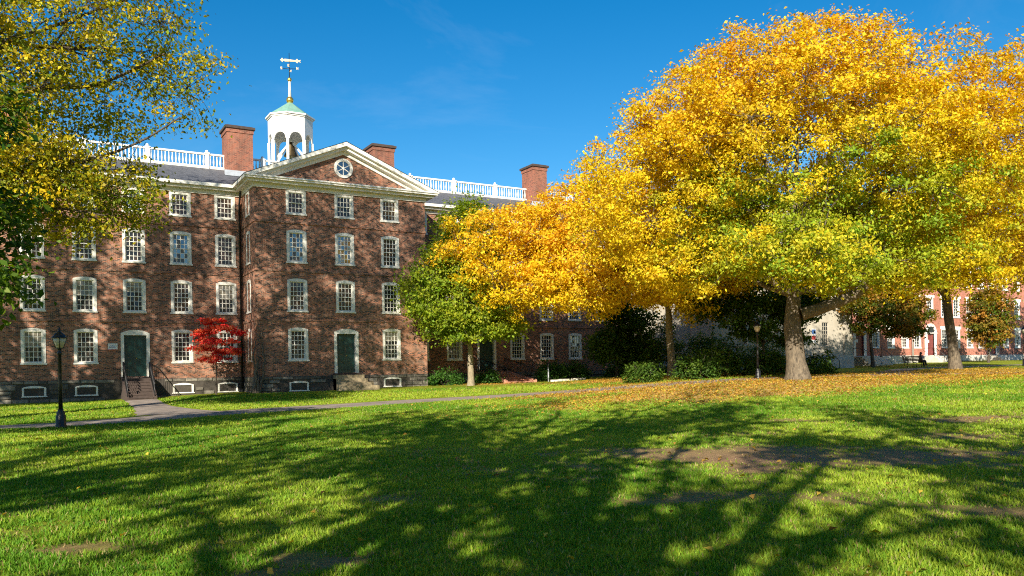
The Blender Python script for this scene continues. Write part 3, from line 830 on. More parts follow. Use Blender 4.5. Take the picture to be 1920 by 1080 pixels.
# doors
def doorway(x, y, parent=hall, open_leaf=None):
    mb = MB(); hw = .80
    mb.box(-hw, -.62, -.035, .35, 0, 2.62); mb.box(.62, hw, -.035, .35, 0, 2.62)
    pts = [(-.62, 2.50), (.62, 2.50), (.62, 2.62), (hw, 2.62)] + [(hw - 2 * hw * k / 12, 2.62 + .20 * (1 - ((hw - 2 * hw * k / 12) / hw) ** 2)) for k in range(1, 12)] + [(-hw, 2.62), (-.62, 2.62)]
    mb.prism(pts, -.04, .34)
    d = ob('doorway', mb.mesh('doorway', M['cream']), parent, (x - HO[0], y - HO[1], 1.75 - HO[2]))
    for s_, nm in ((-1, 0), (1, 1)):
        mb = MB(); a0, a1 = (-.615, -.005) if s_ < 0 else (.005, .615)
        yb = .215
        mb.box(a0, a1, yb, yb + .05, .02, 2.49)
        w0, w1 = a0 + .10, a1 - .10
        for z0, z1 in ((.18, .78), (.90, 1.10), (1.22, 2.34)):
            mb.box(w0, w1, yb - .02, yb, z0, z0 + .03); mb.box(w0, w1, yb - .02, yb, z1 - .03, z1)
            mb.box(w0, w0 + .03, yb - .02, yb, z0 + .03, z1 - .03); mb.box(w1 - .03, w1, yb - .02, yb, z0 + .03, z1 - .03)
            mb.box(w0 + .09, w1 - .09, yb - .014, yb, z0 + .08, z1 - .08)
        lf = ob('door_leaf', mb.mesh('door_leaf', M['green_door']), d)
        if s_ > 0:
            ob('handle', MB().sphere((a0 + .06, yb - .05, 1.12), .035, 8, 6).mesh('handle', M['gold']), lf)
    ob('threshold', MB().box(-.9, .9, -.18, .3, -.10, -.002).mesh('threshold', M['brownstone']), d)
    return d
for x, y, k in DOORS:
    doorway(x, y)

def stair(name, x0, x1, ytop, ybot, ztop, zbot, n, mat, cheek, rails, flare=0.0):
    mb = MB()
    if cheek > 0:
        for a, b in ((x0 - cheek, x0 - .003), (x1 + .003, x1 + cheek)):
            mb.prism_x([(ytop, zbot - .4), (ytop, ztop + .02), (ytop - .5, ztop + .02), (ybot + .1, zbot + .28), (ybot, zbot + .2), (ybot, zbot - .4)], a, b)
    mb.box(x0, x1, ytop - .55, ytop, zbot - .4, ztop)
    st = H(mb, name, mat)
    for i in range(n):
        t0 = i / n
        ya = ytop - .55 - (ytop - .55 - ybot) * (i / n); yb = ytop - .55 - (ytop - .55 - ybot) * ((i + 1) / n)
        z = ztop - (ztop - zbot) * (i + 1) / (n + 1)
        mb = MB(); mb.box(x0 + .002, x1 - .002, yb, ya - .002, zbot - .4, z - .06); mb.box(x0 + .003, x1 - .003, yb - .03, ya - .003, z - .06, z)
        mb.build('step', M[mat], st, HO)
    for xr in rails:
        mb = MB(); yt, yb = ytop - .15, ybot + .05
        z0, z1 = ztop + .95, zbot + 1.05
        mb.tube([(xr, yt, z0), (xr, ytop - .6, z0), (xr, yb, z1), (xr, yb - .12, z1 - .12)], .032, 6)
        mb.tube([(xr, yt, ztop + .12), (xr, ytop - .6, ztop + .12), (xr, yb, zbot + .22)], .018, 5)
        mb.tube([(xr, yt, ztop), (xr, yt, z0)], .028, 6); mb.tube([(xr, yb, zbot), (xr, yb, z1)], .028, 6)
        nb_ = int((ytop - ybot) / .14)
        for j in range(1, nb_):
            t = j / nb_; yy = yt + (yb - yt) * t
            f_ = max(0, (ytop - .6 - yy) / (ytop - .6 - yb))
            mb.tube([(xr, yy, ztop + .12 + (zbot + .22 - ztop - .12) * f_), (xr, yy, z0 + (z1 - z0) * f_)], .011, 4)
        mb.build('railing', M['iron'], st, HO)
    return st
stair('entrance_steps', 4.62, 5.9, WY_ - .06, 51.7, 1.66, .38, 6, 'brownstone', .20, (4.54, 5.98))
stair('entrance_steps', 28.4, 30.5, WY_ - .06, 49.9, 1.68, .82, 5, 'pinkstone', .28, (28.35, 30.56))
mb = MB()
def rounded(x0, x1, y0, y1, c): return [(x0 + c, y0), (x1 - c, y0), (x1 - .3 * c, y0 + .3 * c), (x1, y0 + c), (x1, y1), (x0, y1), (x0, y0 + c), (x0 + .3 * c, y0 + .3 * c)]
st = H(MB().prism_z(rounded(16.3, 18.16, 50.2, PY - .1, .1), .2, 1.64), 'entrance_steps', 'tanstone')
for i, (x1, y0, z) in enumerate(((18.35, 49.95, 1.40), (18.62, 49.7, 1.18), (18.9, 49.42, .96))):
    H(MB().prism_z(rounded(16.3 + .04 * i, x1, y0, PY - .1, .22), .2, z), 'step', 'tanstone', st)
# plaque by the left door, downspouts
pl = ob('plaque', MB().box(-.26, .26, -.03, .0, -.15, .20).mesh('plaque', M['sign_white']), hall, (4.02 - HO[0], WY_ - .002 - HO[1], 3.55 - HO[2]))
ob('plaque_band', MB().box(-.26, .26, -.033, -.0, -.20, -.152).mesh('plaque_band', M['sign_red']), pl)
ob('plaque_lines', MB().box(-.19, .19, -.034, -.031, .09, .115).box(-.19, .12, -.034, -.031, .02, .045).box(-.19, .16, -.034, -.031, -.05, -.025).mesh('plaque_lines', M['sign_blue']), pl)
mb = MB(); mb.tube([(11.42, 53.75, 13.5), (11.44, 54.1, 13.0), (11.44, 54.30, 12.6), (11.44, 54.30, .9)], .065, 8); H(mb, 'downspout', 'iron')
mb = MB(); mb.tube([(23.02, 53.75, 13.5), (23.05, 54.1, 13.0), (23.05, 54.30, 12.6), (23.05, 54.30, 1.0)], .065, 8); H(mb, 'downspout', 'cream')

# ------------------------------------------------------------------ pale stucco hall behind the trees
SO = (55.0, 49.0, 1.2)
st_hall = empty('stucco_hall', SO)
tag(st_hall, 'pale stucco temple-like hall with a gable, half hidden behind the big yellow tree', 'building')
def S(mb, name, mat, parent=None): return mb.build(name, M[mat], st_hall if parent is None else parent, SO)
SX0, SX1, SY0, SY1 = 46.6, 63.4, 49.0, 78.0
swin = WinType(1.15, 2.3, 0, 3, 3, M['stucco'], head=.14, glass=('glass', 'glass_brown'))
sfront = [(50.0, 3.4), (55.0, 3.4), (59.9, 3.3), (50.0, 8.0), (55.0, 8.0), (59.9, 8.0)]
mb = MB(); wall_front(mb, SX0, SX1, 2.62, 11.8, SY0, [hole_at(swin, x, z) for x, z in sfront])
mb.quad((SX1, SY0, 2.62), (SX1, SY1, 2.62), (SX1, SY1, 11.8), (SX1, SY0, 11.8))
mb.quad((SX0, SY1, 2.62), (SX0, SY0, 2.62), (SX0, SY0, 11.8), (SX0, SY1, 11.8))
mb.quad((SX1, SY1, 2.62), (SX0, SY1, 2.62), (SX0, SY1, 11.8), (SX1, SY1, 11.8))
S(mb, 'wall', 'stucco')
for x, z in sfront: swin.place(st_hall, x - SO[0], SY0 - SO[1], z - SO[2])
for yy in (51.2, 56.2, 61.2, 66.2, 71.2):
    for z in (3.4, 8.0): swin.place(st_hall, SX0 - .01 - SO[0], yy - SO[1], z - SO[2], -math.pi / 2)
S(MB().box(SX0 - .12, SX1 + .12, SY0 - .12, SY1 + .1, .4, 2.62), 'plinth', 'plinth')
for x in (SX0 + .6, 52.4, 57.5, SX1 - .6):
    mb = MB(); mb.box(x - .5, x + .5, SY0 - .16, SY0 - .002, 2.625, 11.4); mb.box(x - .58, x + .58, SY0 - .24, SY0 - .002, 11.4, 11.798); S(mb, 'pilaster', 'stucco')
mb = MB(); mb.box(SX0 - .5, SX1 + .5, SY0 - .5, SY1 + .4, 11.8, 12.5); S(mb, 'entablature', 'stucco')
mb = MB(); mx_ = (SX0 + SX1) / 2
mb.prism([(SX0 - .5, 12.502), (SX1 + .5, 12.502), (mx_, 15.6)], SY0 - .1, SY0 + .3); S(mb, 'pediment', 'stucco')
mb = MB()
for s_ in (-1, 1):
    a = (mx_ + s_ * 9.2, 12.46); b = (mx_, 15.75)
    mb.prism([a, (a[0], a[1] + .28), (b[0], b[1] + .28), b] if s_ < 0 else [b, (b[0], b[1] + .28), (a[0], a[1] + .28), a], SY0 - .6, SY0 - .1)
S(mb, 'raking_cornice', 'stucco')
mb = MB(); mb.quad((mx_ - 9.2, SY0 - .62, 12.76), (mx_ - 9.2, SY1 + .5, 12.76), (mx_, SY1 + .5, 16.05), (mx_, SY0 - .62, 16.05)); mb.quad((mx_, SY0 - .62, 16.05), (mx_, SY1 + .5, 16.05), (mx_ + 9.2, SY1 + .5, 12.76), (mx_ + 9.2, SY0 - .62, 12.76)); S(mb, 'roof', 'slate')
# side stair with a rail, and the notice board on the wall
mb = MB(); mb.box(56.6, 58.4, 47.6, SY0 - .13, .6, 2.2); sp = S(mb, 'porch_steps', 'plinth')
for i in range(4): S(MB().box(58.402 + .35 * i, 58.75 + .35 * i, 47.6, SY0 - .13, .6, 1.95 - .2 * i), 'step', 'plinth', sp)
mb = MB(); mb.tube([(56.7, 47.65, 3.15), (58.4, 47.65, 3.1), (60.0, 47.65, 2.1), (60.0, 47.65, 1.2)], .03, 6); mb.tube([(56.7, 47.65, 2.2), (56.7, 47.65, 3.15)], .03, 6); mb.tube([(58.4, 47.65, 2.2), (58.4, 47.65, 3.1)], .03, 6); S(mb, 'railing', 'iron', sp)
nb_ = S(MB().box(57.95, 58.65, SY0 - .06, SY0 - .004, 3.7, 4.9), 'notice_board', 'sign_white')
S(MB().box(58.0, 58.6, SY0 - .066, SY0 - .06, 4.45, 4.84), 'notice_panel', 'sign_blue', nb_)
S(MB().box(58.0, 58.6, SY0 - .066, SY0 - .06, 3.95, 4.30), 'notice_panel', 'sign_red', nb_)

# ------------------------------------------------------------------ long red brick hall on the right
RO = (88.0, 54.0, 1.8)
red = empty('red_brick_hall', RO)
tag(red, 'long bright red brick hall with white stone lintels and arched doorway on the right', 'building')
def Q(mb, name, mat, parent=None): return mb.build(name, M[mat], red if parent is None else parent, RO)
RX0, RX1, RY = 66.0, 116.0, 54.0
rwin = WinType(1.12, 2.05, 0, 2, 3, M['white'], border=.09, head=.10, glass=('glass', 'glass_brown', 'glass'))
rdoors = [71.0, 82.5, 93.9, 105.4]
rcols = [68.5, 73.5, 75.9, 78.2, 80.3, 85.0, 87.2, 89.6, 91.8, 96.6, 99.0, 101.2, 103.2, 107.8, 110.2, 112.6]
holes, rsp = [], []
for i, z in enumerate((3.35, 6.65, 9.95)):
    for x in rcols + ([] if i == 0 else rdoors):
        holes.append(hole_at(rwin, x, z)); rsp.append((x, z))
for x in rdoors: holes.append((x - .62, x + .62, 2.62, 5.2))
mb = MB(); wall_front(mb, RX0, RX1, 2.6, 13.2, RY, holes)
mb.quad((RX1, RY, 2.6), (RX1, RY + 13, 2.6), (RX1, RY + 13, 13.2), (RX1, RY, 13.2)); mb.quad((RX0, RY + 13, 2.6), (RX0, RY, 2.6), (RX0, RY, 13.2), (RX0, RY + 13, 13.2))
mb.quad((RX1, RY + 13, 2.6), (RX0, RY + 13, 2.6), (RX0, RY + 13, 13.2), (RX1, RY + 13, 13.2))
Q(mb, 'wall', 'brick_red')
lint = MB().box(-.74, .74, -.05, .02, 0, .30).mesh('lintel', M['white'])
for x, z in rsp:
    w_ = rwin.place(red, x - RO[0], RY - RO[1], z - RO[2])
    ob('lintel', lint, w_, (0, 0, 2.06))
core = Q(MB().box(RX0 - .02, RX1 + .02, RY - .03, RY + 13.02, .8, 2.6), 'granite_base', 'granite')
x = RX0; grng = random.Random(9)
while x < 104:
    w_ = grng.uniform(1.0, 1.9)
    for z0, z1 in ((1.3, 2.0), (2.0, 2.59)):
        Q(MB().prism([(x + .02, z0 + .02), (x + w_ - .02, z0 + .02), (x + w_ - .02, z1 - .02), (x + .02, z1 - .02)], RY - .03 - grng.uniform(.03, .06), RY - .028), 'stone', 'granite', core)
    x += w_
for x in rdoors:
    mb = MB(); r0, r1 = .68, .98
    mb.box(x - r1, x - r0 + .06, RY - .08, RY + .2, 2.6, 5.0); mb.box(x + r0 - .06, x + r1, RY - .08, RY + .2, 2.6, 5.0)
    n_ = 16; pts = [(x + r1 * math.cos(math.pi * k / n_), 5.0 + r1 * math.sin(math.pi * k / n_)) for k in range(n_ + 1)] + [(x - r0 * math.cos(math.pi * k / n_), 5.0 + r0 * math.sin(math.pi * k / n_)) for k in range(n_ + 1)]
    mb.prism(pts, RY - .10, RY + .1); mb.box(x - r1 - .08, x + r1 + .08, RY - .12, RY + .1, 4.92, 5.02)
    dw = Q(mb, 'doorway', 'white')
    mb = MB(); mb.prism([(x + r0 * math.cos(math.pi * k / n_), 5.0 + r0 * math.sin(math.pi * k / n_)) for k in range(n_ + 1)], RY - .02, RY + .05); Q(mb, 'fanlight', 'glass', dw)
    mb = MB(); mb.box(x - .62, x + .62, RY + .10, RY + .16, 2.62, 4.92)
    for a in (-.5, .06):
        for z0, z1 in ((2.8, 3.5), (3.65, 4.75)): mb.box(x + a, x + a + .44, RY + .085, RY + .10, z0, z1)
    dl = Q(mb, 'door_leaf', 'dark_red_door', dw)
    Q(MB().box(x - .42, x - .12, RY + .07, RY + .085, 3.95, 4.25), 'door_notice', 'sign_white', dl)
    mb = MB(); mb.box(x - 1.6, x + 1.6, RY - 1.5, RY - .10, 1.2, 2.5); stp = Q(mb, 'door_steps', 'granite')
    for i in range(3): Q(MB().box(x - 1.6 - .0, x + 1.6, RY - 1.5 - .34 * (i + 1), RY - 1.502 - .34 * i, 1.2, 2.3 - .24 * i), 'step', 'granite', stp)
    for s_ in (-1.5, 1.5):
        mb = MB(); mb.tube([(x + s_, RY - .2, 3.35), (x + s_, RY - 1.5, 3.35), (x + s_, RY - 2.5, 2.6), (x + s_, RY - 2.5, 1.8)], .03, 6); mb.tube([(x + s_, RY - 1.4, 2.5), (x + s_, RY - 1.4, 3.35)], .025, 6); Q(mb, 'railing', 'iron', stp)
mb = MB(); mb.tube([(79.3, RY - .12, 13.0), (79.3, RY - .12, 1.9)], .09, 8); Q(mb, 'downspout', 'plinth')
mb = MB(); mb.tube([(94.9, RY - .12, 13.0), (94.9, RY - .12, 1.9)], .09, 8); Q(mb, 'downspout', 'plinth')
Q(MB().box(RX0 - .4, RX1 + .4, RY - .4, RY + 13.4, 13.2, 13.6), 'cornice', 'white')
mb = MB(); mb.quad((RX0 - .45, RY - .45, 13.6), (RX1 + .45, RY - .45, 13.6), (RX1 + .45, RY + 6.5, 17), (RX0 - .45, RY + 6.5, 17)); mb.quad((RX1 + .45, RY + 13.5, 13.6), (RX0 - .45, RY + 13.5, 13.6), (RX0 - .45, RY + 6.5, 17), (RX1 + .45, RY + 6.5, 17))
mb.tri((RX0 - .4, RY + 13.4, 13.6), (RX0 - .4, RY - .4, 13.6), (RX0 - .4, RY + 6.5, 17)); mb.tri((RX1 + .4, RY - .4, 13.6), (RX1 + .4, RY + 13.4, 13.6), (RX1 + .4, RY + 6.5, 17)); Q(mb, 'roof', 'slate')
for x in (76.0, 88.0, 100.0): Q(MB().box(x - .8, x + .8, RY + 4, RY + 5, 14, 18.2).box(x - .9, x + .9, RY + 3.9, RY + 5.1, 18.2, 18.4), 'chimney', 'brick_red')

# ------------------------------------------------------------------ trees
def unit(a): return a / np.maximum(np.linalg.norm(a, axis=-1, keepdims=True), 1e-9)
def tubes(paths, radii, sides):
    """paths (n,k,3), radii (n,k) -> verts, quads"""
    n, k, _ = paths.shape
    t = np.gradient(paths, axis=1); t = unit(t)
    a = np.where(np.abs(t[..., 2:3]) < .9, np.array([0, 0, 1.0]), np.array([1.0, 0, 0]))
    u = unit(np.cross(t, a)); w = np.cross(t, u)
    an = np.arange(sides) * 2 * np.pi / sides
    V = paths[:, :, None, :] + radii[:, :, None, None] * (u[:, :, None, :] * np.cos(an)[None, None, :, None] + w[:, :, None, :] * np.sin(an)[None, None, :, None])
    idx = np.arange(n * k * sides).reshape(n, k, sides)
    nx2 = np.roll(idx, -1, axis=2)
    F = np.stack([idx[:, :-1], idx[:, 1:], nx2[:, 1:], nx2[:, :-1]], -1).reshape(-1, 4)
    return V.reshape(-1, 3), F
def bez(p0, p1, p2, k, rs, jit):
    t = np.linspace(0, 1, k)[None, :, None]
    P = (1 - t) ** 2 * p0[:, None] + 2 * t * (1 - t) * p1[:, None] + t * t * p2[:, None]
    L = np.linalg.norm(p2 - p0, axis=1)[:, None, None]
    J = rs.normal(0, 1, P.shape) * jit * L; J[:, 0] = 0; J[:, -1] = 0
    return P + J
def kmeans(P, k, rs, it=8):
    k = min(k, len(P)); C = P[rs.choice(len(P), k, False)]
    for _ in range(it):
        d = ((P[:, None] - C[None]) ** 2).sum(-1); lab = d.argmin(1)
        for j in range(k):
            if (lab == j).any(): C[j] = P[lab == j].mean(0)
    return lab, C
class Acc:
    def __init__(s): s.V, s.F, s.n = [], [], 0
    def add(s, VF):
        V, F = VF; s.V.append(V); s.F.append(F + s.n); s.n += len(V)
    def mesh(s, name, mat):
        me = bpy.data.meshes.new(name); F = np.concatenate(s.F); fast_mesh(me, np.concatenate(s.V), F)
        me.polygons.foreach_set('use_smooth', np.ones(len(F), bool)); me.materials.append(mat); return me
def leaf_quads(P, N, size, wid, rs, fold=.25):
    """one folded four-sided leaf per point"""
    n = len(P)
    A = unit(np.cross(N, unit(rs.normal(0, 1, (n, 3))))); B = np.cross(N, A)
    s = (size * rs.uniform(.5, 1.4, n))[:, None]; w = s * wid
    v0 = P - A * s * .5; v2 = P + A * s * .5 - N * s * .12
    v1 = P + B * w * .5 + N * s * fold * .3 + A * s * .05; v3 = P - B * w * .5 + N * s * fold * .3 + A * s * .05
    return np.stack([v0, v1, v2, v3], 1).reshape(-1, 3), np.arange(4 * n).reshape(n, 4)
def leaf_mesh(name, V, F, col, mat):
    me = bpy.data.meshes.new(name); fast_mesh(me, V, F)
    a = me.attributes.new('leaf_colour', 'FLOAT_COLOR', 'FACE')
    a.data.foreach_set('color', np.c_[col, np.ones(len(col))].astype(np.float32).ravel())
    me.materials.append(mat); return me
def mixc(a, b, t): return np.asarray(a)[None] * (1 - t[:, None]) + np.asarray(b)[None] * t[:, None]
def jitter_col(c, rs, v=.18, h=.08):
    c = c * (1 + rs.normal(0, v, (len(c), 1))); c[:, 0] *= 1 + rs.normal(0, h, len(c)); return np.clip(c, .004, .85)

def make_tree(name, label, base, fork, r0, ells, ncl, npc, leaf, pal, seed, cat='tree', group=None, wid=.58, bark='bark', k1=8, k2=6, clr=.75, rmin=.45, lean=(0, 0), extra=(), flare=1.7, flat=.6, top=.75, stems=1, twig=.016, zcut=None, up=.55, rag=.03, vase=None):
    rs = np.random.RandomState(seed)
    bx, by = base; bz = g1(bx, by)
    wts = [e[6] if len(e) > 6 else None for e in ells]
    E = np.array([e[:6] for e in ells], float); vol = E[:, 3] * E[:, 4] * E[:, 5]; pr = vol ** .8
    if wts[0] is not None: pr = np.array(wts)
    pr = pr / pr.sum()
    C = []
    vlab = []
    if vase:
        nl, reach, ht = vase
        for j in range(ncl):
            q = j % nl; aa = q * 2.399 + seed; rch = reach * (.55 + .45 * math.sin(q * 1.7 + seed) ** 2); tt = rs.uniform(.18, 1)
            hh = fork + (ht - fork) * (1 - (1 - tt) ** 1.5) * (1.0 - .35 * ((q * 37 % 10) / 10.0))
            C.append((bx + math.cos(aa) * rch * tt ** 1.25 + rs.normal(0, .12 + .30 * tt), by + math.sin(aa) * rch * tt ** 1.25 + rs.normal(0, .12 + .30 * tt), bz + hh + rs.normal(0, .6))); vlab.append(q)
    while len(C) < ncl:
        e = E[rs.choice(len(E), p=pr)]; d = unit(rs.normal(0, 1, 3)); r = rs.uniform(rmin ** 3, 1) ** (1 / 3)
        r *= 1 + .10 * math.sin(7 * d[0] + 5 * d[1] + seed) * .7 + .05 * math.sin(11 * d[2] + 9 * d[0]) + rs.normal(0, rag)
        p = e[:3] + d * r * e[3:6]
        if zcut is not None and p[2] < zcut: continue
        if p[2] < bz + .25: continue
        inside = (((p - E[:, :3]) / E[:, 3:6]) ** 2).sum(1)
        if (inside < (rmin * .85) ** 2).any() and rs.rand() < .75: continue
        C.append(p)
    C = np.array(C)
    cen = C.mean(0); ztop = np.percentile(C[:, 2], 97)
    acc = Acc()
    fk = np.array([bx + lean[0], by + lean[1], bz + fork])
    tops = np.array([bx + lean[0] * 1.3 + (cen[0] - bx) * .35, by + lean[1] * 1.3 + (cen[1] - by) * .35, bz + fork + (ztop - bz - fork) * top])
    # trunk
    nt = 14; t = np.linspace(0, 1, nt)
    for s_ in range(stems):
        off = np.array([math.cos(s_ * 2.4 + 1), math.sin(s_ * 2.4 + 1), 0]) * (0 if stems == 1 else r0 * 1.6)
        spread = off * (0 if stems == 1 else 4)
        b0 = np.array([bx, by, bz - .25]) + off
        m0 = fk + spread
        tr = np.where(t[:, None] < .5, b0 + (m0 - b0) * (t[:, None] * 2), m0 + (tops + spread - m0) * (t[:, None] * 2 - 1))
        tr[1:, :2] += np.cumsum(rs.normal(0, r0 * .10, (nt - 1, 2)), 0)
        rad = r0 * np.interp(t, [0, .06, .14, .5, .56, 1], [flare, (flare + 1) / 2, 1.05, .86, .62, .07])
        acc.add(tubes(tr[None], rad[None], 14))
    leader = tr
    lab, cent = kmeans(C, k1, rs)
    if vase:
        lab = np.array(vlab); cent = np.array([C[lab == q].mean(0) + (C[lab == q][np.argmax(((C[lab == q] - fk) ** 2).sum(1))] - C[lab == q].mean(0)) * .8 for q in range(vase[0])])
    for j in range(len(cent)):
        Q_ = C[lab == j]
        if len(Q_) == 0: continue
        hgt = np.clip((cent[j, 2] - fk[2]) / max(.1, (ztop - fk[2])), 0, 1)
        s0 = leader[int(np.clip(round((nt - 1) * (.5 + .30 * hgt * rs.uniform(.4, 1))), nt // 2, nt - 2))]
        tgt = s0 + (cent[j] - s0) * .92
        mid = (s0 + tgt) / 2; mid[2] += np.linalg.norm(tgt[:2] - s0[:2]) * rs.uniform(.05, .22)
        lb = bez(s0[None], mid[None], tgt[None], 12, rs, .018)
        rl = r0 * np.interp(np.linspace(0, 1, 12), [0, .2, 1], [.42, .32, .10]) * (.7 + .6 * len(Q_) / len(C) * k1 * .5)
        acc.add(tubes(lb, rl[None], 8))
        lab2, c2 = kmeans(Q_, k2, rs, 5)
        st_, md_, en_ = [], [], []
        for q in range(len(c2)):
            Q2 = Q_[lab2 == q]
            if len(Q2) == 0: continue
            d = np.linalg.norm(lb[0] - c2[q], axis=1); d[:3] += 5
            i0 = int(d.argmin()); i0 = max(3, i0 - rs.randint(0, 3)); s1 = lb[0][i0]
            m1 = (s1 + c2[q]) / 2 + np.array([0, 0, .12 * np.linalg.norm(c2[q] - s1)]) + rs.normal(0, .05, 3) * np.linalg.norm(c2[q] - s1)
            sb = bez(s1[None], m1[None], c2[q][None], 8, rs, .02)
            r1 = min(rl[i0] * .6, .05 + .10 * r0)
            acc.add(tubes(sb, np.linspace(r1, max(.012, r1 * .3), 8)[None], 5))
            dd = ((Q2[:, None] - sb[0][None, 2:]) ** 2).sum(-1).argmin(1)
            s2 = sb[0][2:][dd]
            m2 = (s2 + Q2) / 2 + rs.normal(0, .12, Q2.shape) * np.linalg.norm(Q2 - s2, axis=1)[:, None] + np.array([0, 0, .05])
            tw = bez(s2, m2, Q2 + (Q2 - s2) * .25, 5, rs, .02)
            acc.add(tubes(tw, np.tile(np.array([1, .85, .65, .45, .2]) * twig, (len(Q2), 1)), 3))
    for path, ra, rb in extra:
        pp = polyline([tuple(p) for p in path], .35)
        acc.add(tubes(pp[None], np.linspace(ra, rb, len(pp))[None], 10))
    # leaves
    n = ncl * npc
    ci = np.repeat(np.arange(ncl), npc)
    cr_ = rs.uniform(.6, 1.3, ncl)[ci, None] * clr
    g_ = rs.normal(0, .52, (n, 3)) * np.array([1, 1, flat])
    P = C[ci] + g_ * cr_
    P[:, 2] -= .12 * (g_[:, :2] ** 2).sum(1) * cr_[:, 0]
    outw = unit(P - cen)
    N = unit(np.array([0, 0, up]) + outw * .45 + rs.normal(0, .55, (n, 3)))
    V, F = leaf_quads(P, N, leaf, wid, rs)
    tone = rs.normal(0, 1, ncl)[ci]
    rel = (P - cen) / np.maximum(np.abs(C - cen).max(0), .1)
    col = jitter_col(pal(P, rel, tone, rs), rs)
    root = empty(name, (bx, by, bz)); tag(root, label, cat, group)
    tm = acc.mesh('trunk', M[bark]); o = ob('trunk', tm, root, (-bx, -by, -bz))
    cm = leaf_mesh('crown', V, F, col, M['leaf']); o = ob('crown', cm, root, (-bx, -by, -bz))
    return root

YEL, ORG, AMB, GRY, GRN = (.84, .58, .02), (.81, .43, .025), (.50, .20, .025), (.46, .47, .025), (.24, .36, .025)
DGR = (.035, .085, .014)
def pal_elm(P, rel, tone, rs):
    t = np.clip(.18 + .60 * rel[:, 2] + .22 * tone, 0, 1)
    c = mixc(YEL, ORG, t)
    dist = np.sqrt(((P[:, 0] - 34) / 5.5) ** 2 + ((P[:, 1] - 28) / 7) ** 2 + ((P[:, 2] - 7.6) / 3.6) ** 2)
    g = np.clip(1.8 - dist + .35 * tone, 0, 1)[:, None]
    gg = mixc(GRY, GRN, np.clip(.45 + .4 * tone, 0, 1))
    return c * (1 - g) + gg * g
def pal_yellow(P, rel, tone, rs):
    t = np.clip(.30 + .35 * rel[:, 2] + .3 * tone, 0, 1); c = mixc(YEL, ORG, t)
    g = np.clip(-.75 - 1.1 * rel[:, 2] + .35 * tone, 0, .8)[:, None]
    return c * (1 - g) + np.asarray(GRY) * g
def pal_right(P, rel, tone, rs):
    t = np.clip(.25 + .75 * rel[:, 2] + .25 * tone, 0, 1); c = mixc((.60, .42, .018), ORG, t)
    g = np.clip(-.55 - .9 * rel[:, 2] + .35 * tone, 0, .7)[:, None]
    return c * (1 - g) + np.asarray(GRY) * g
def pal_green(P, rel, tone, rs):
    t = np.clip(.35 + .3 * tone, 0, 1); c = mixc((.16, .26, .018), (.38, .42, .024), t)
    return c
def pal_lefttree(P, rel, tone, rs):
    t = np.clip(.30 + .40 * tone, 0, 1); c = mixc((.20, .25, .02), (.72, .53, .02), t); return c
def pal_maple(P, rel, tone, rs): return mixc((.05, .12, .015), (.17, .25, .02), np.clip(.4 + .4 * tone, 0, 1))
def pal_dark(P, rel, tone, rs): return mixc((.045, .105, .015), (.12, .20, .025), np.clip(.45 + .4 * tone, 0, 1))
def pal_red(P, rel, tone, rs): return mixc((.72, .03, .04), (.85, .24, .10), np.clip(.35 + .4 * tone, 0, 1))
def pal_rust(P, rel, tone, rs): return mixc((.09, .15, .015), (.40, .20, .03), np.clip(.45 + .45 * tone, 0, 1))

QUICK = False
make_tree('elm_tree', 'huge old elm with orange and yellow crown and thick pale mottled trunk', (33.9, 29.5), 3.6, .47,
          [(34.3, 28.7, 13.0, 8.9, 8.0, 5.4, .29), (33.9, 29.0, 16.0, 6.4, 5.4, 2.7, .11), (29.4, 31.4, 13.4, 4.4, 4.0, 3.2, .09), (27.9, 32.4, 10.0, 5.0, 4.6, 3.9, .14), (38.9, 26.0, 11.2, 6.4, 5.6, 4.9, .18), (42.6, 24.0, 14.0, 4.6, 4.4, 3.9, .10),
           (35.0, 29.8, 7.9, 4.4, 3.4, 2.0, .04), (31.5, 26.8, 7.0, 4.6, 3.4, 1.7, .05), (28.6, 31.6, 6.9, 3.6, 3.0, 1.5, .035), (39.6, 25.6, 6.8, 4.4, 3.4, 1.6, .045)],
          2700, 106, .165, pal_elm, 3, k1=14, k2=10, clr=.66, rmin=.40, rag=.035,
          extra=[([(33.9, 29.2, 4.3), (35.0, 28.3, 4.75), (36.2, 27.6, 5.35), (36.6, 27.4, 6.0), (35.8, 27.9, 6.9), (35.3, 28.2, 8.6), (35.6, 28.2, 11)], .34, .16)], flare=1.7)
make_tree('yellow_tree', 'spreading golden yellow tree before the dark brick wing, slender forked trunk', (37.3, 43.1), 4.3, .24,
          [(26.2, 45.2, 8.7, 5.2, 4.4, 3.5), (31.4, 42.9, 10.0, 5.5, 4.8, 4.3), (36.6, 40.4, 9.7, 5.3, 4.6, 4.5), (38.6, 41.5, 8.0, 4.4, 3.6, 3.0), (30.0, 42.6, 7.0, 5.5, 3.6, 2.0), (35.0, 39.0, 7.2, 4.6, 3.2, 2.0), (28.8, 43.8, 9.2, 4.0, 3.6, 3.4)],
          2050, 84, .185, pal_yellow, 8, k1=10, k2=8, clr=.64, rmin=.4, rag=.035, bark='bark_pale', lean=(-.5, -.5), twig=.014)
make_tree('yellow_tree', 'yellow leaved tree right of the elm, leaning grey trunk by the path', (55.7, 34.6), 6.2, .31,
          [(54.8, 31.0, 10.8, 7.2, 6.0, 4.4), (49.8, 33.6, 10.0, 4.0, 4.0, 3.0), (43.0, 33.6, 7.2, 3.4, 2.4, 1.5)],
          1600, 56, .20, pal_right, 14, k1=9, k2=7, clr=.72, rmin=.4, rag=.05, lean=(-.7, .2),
          extra=[([(55.0, 34.8, 6.4), (53.6, 34.6, 7.0), (52.2, 34.8, 7.3), (51.4, 35.0, 8.0)], .24, .10)])
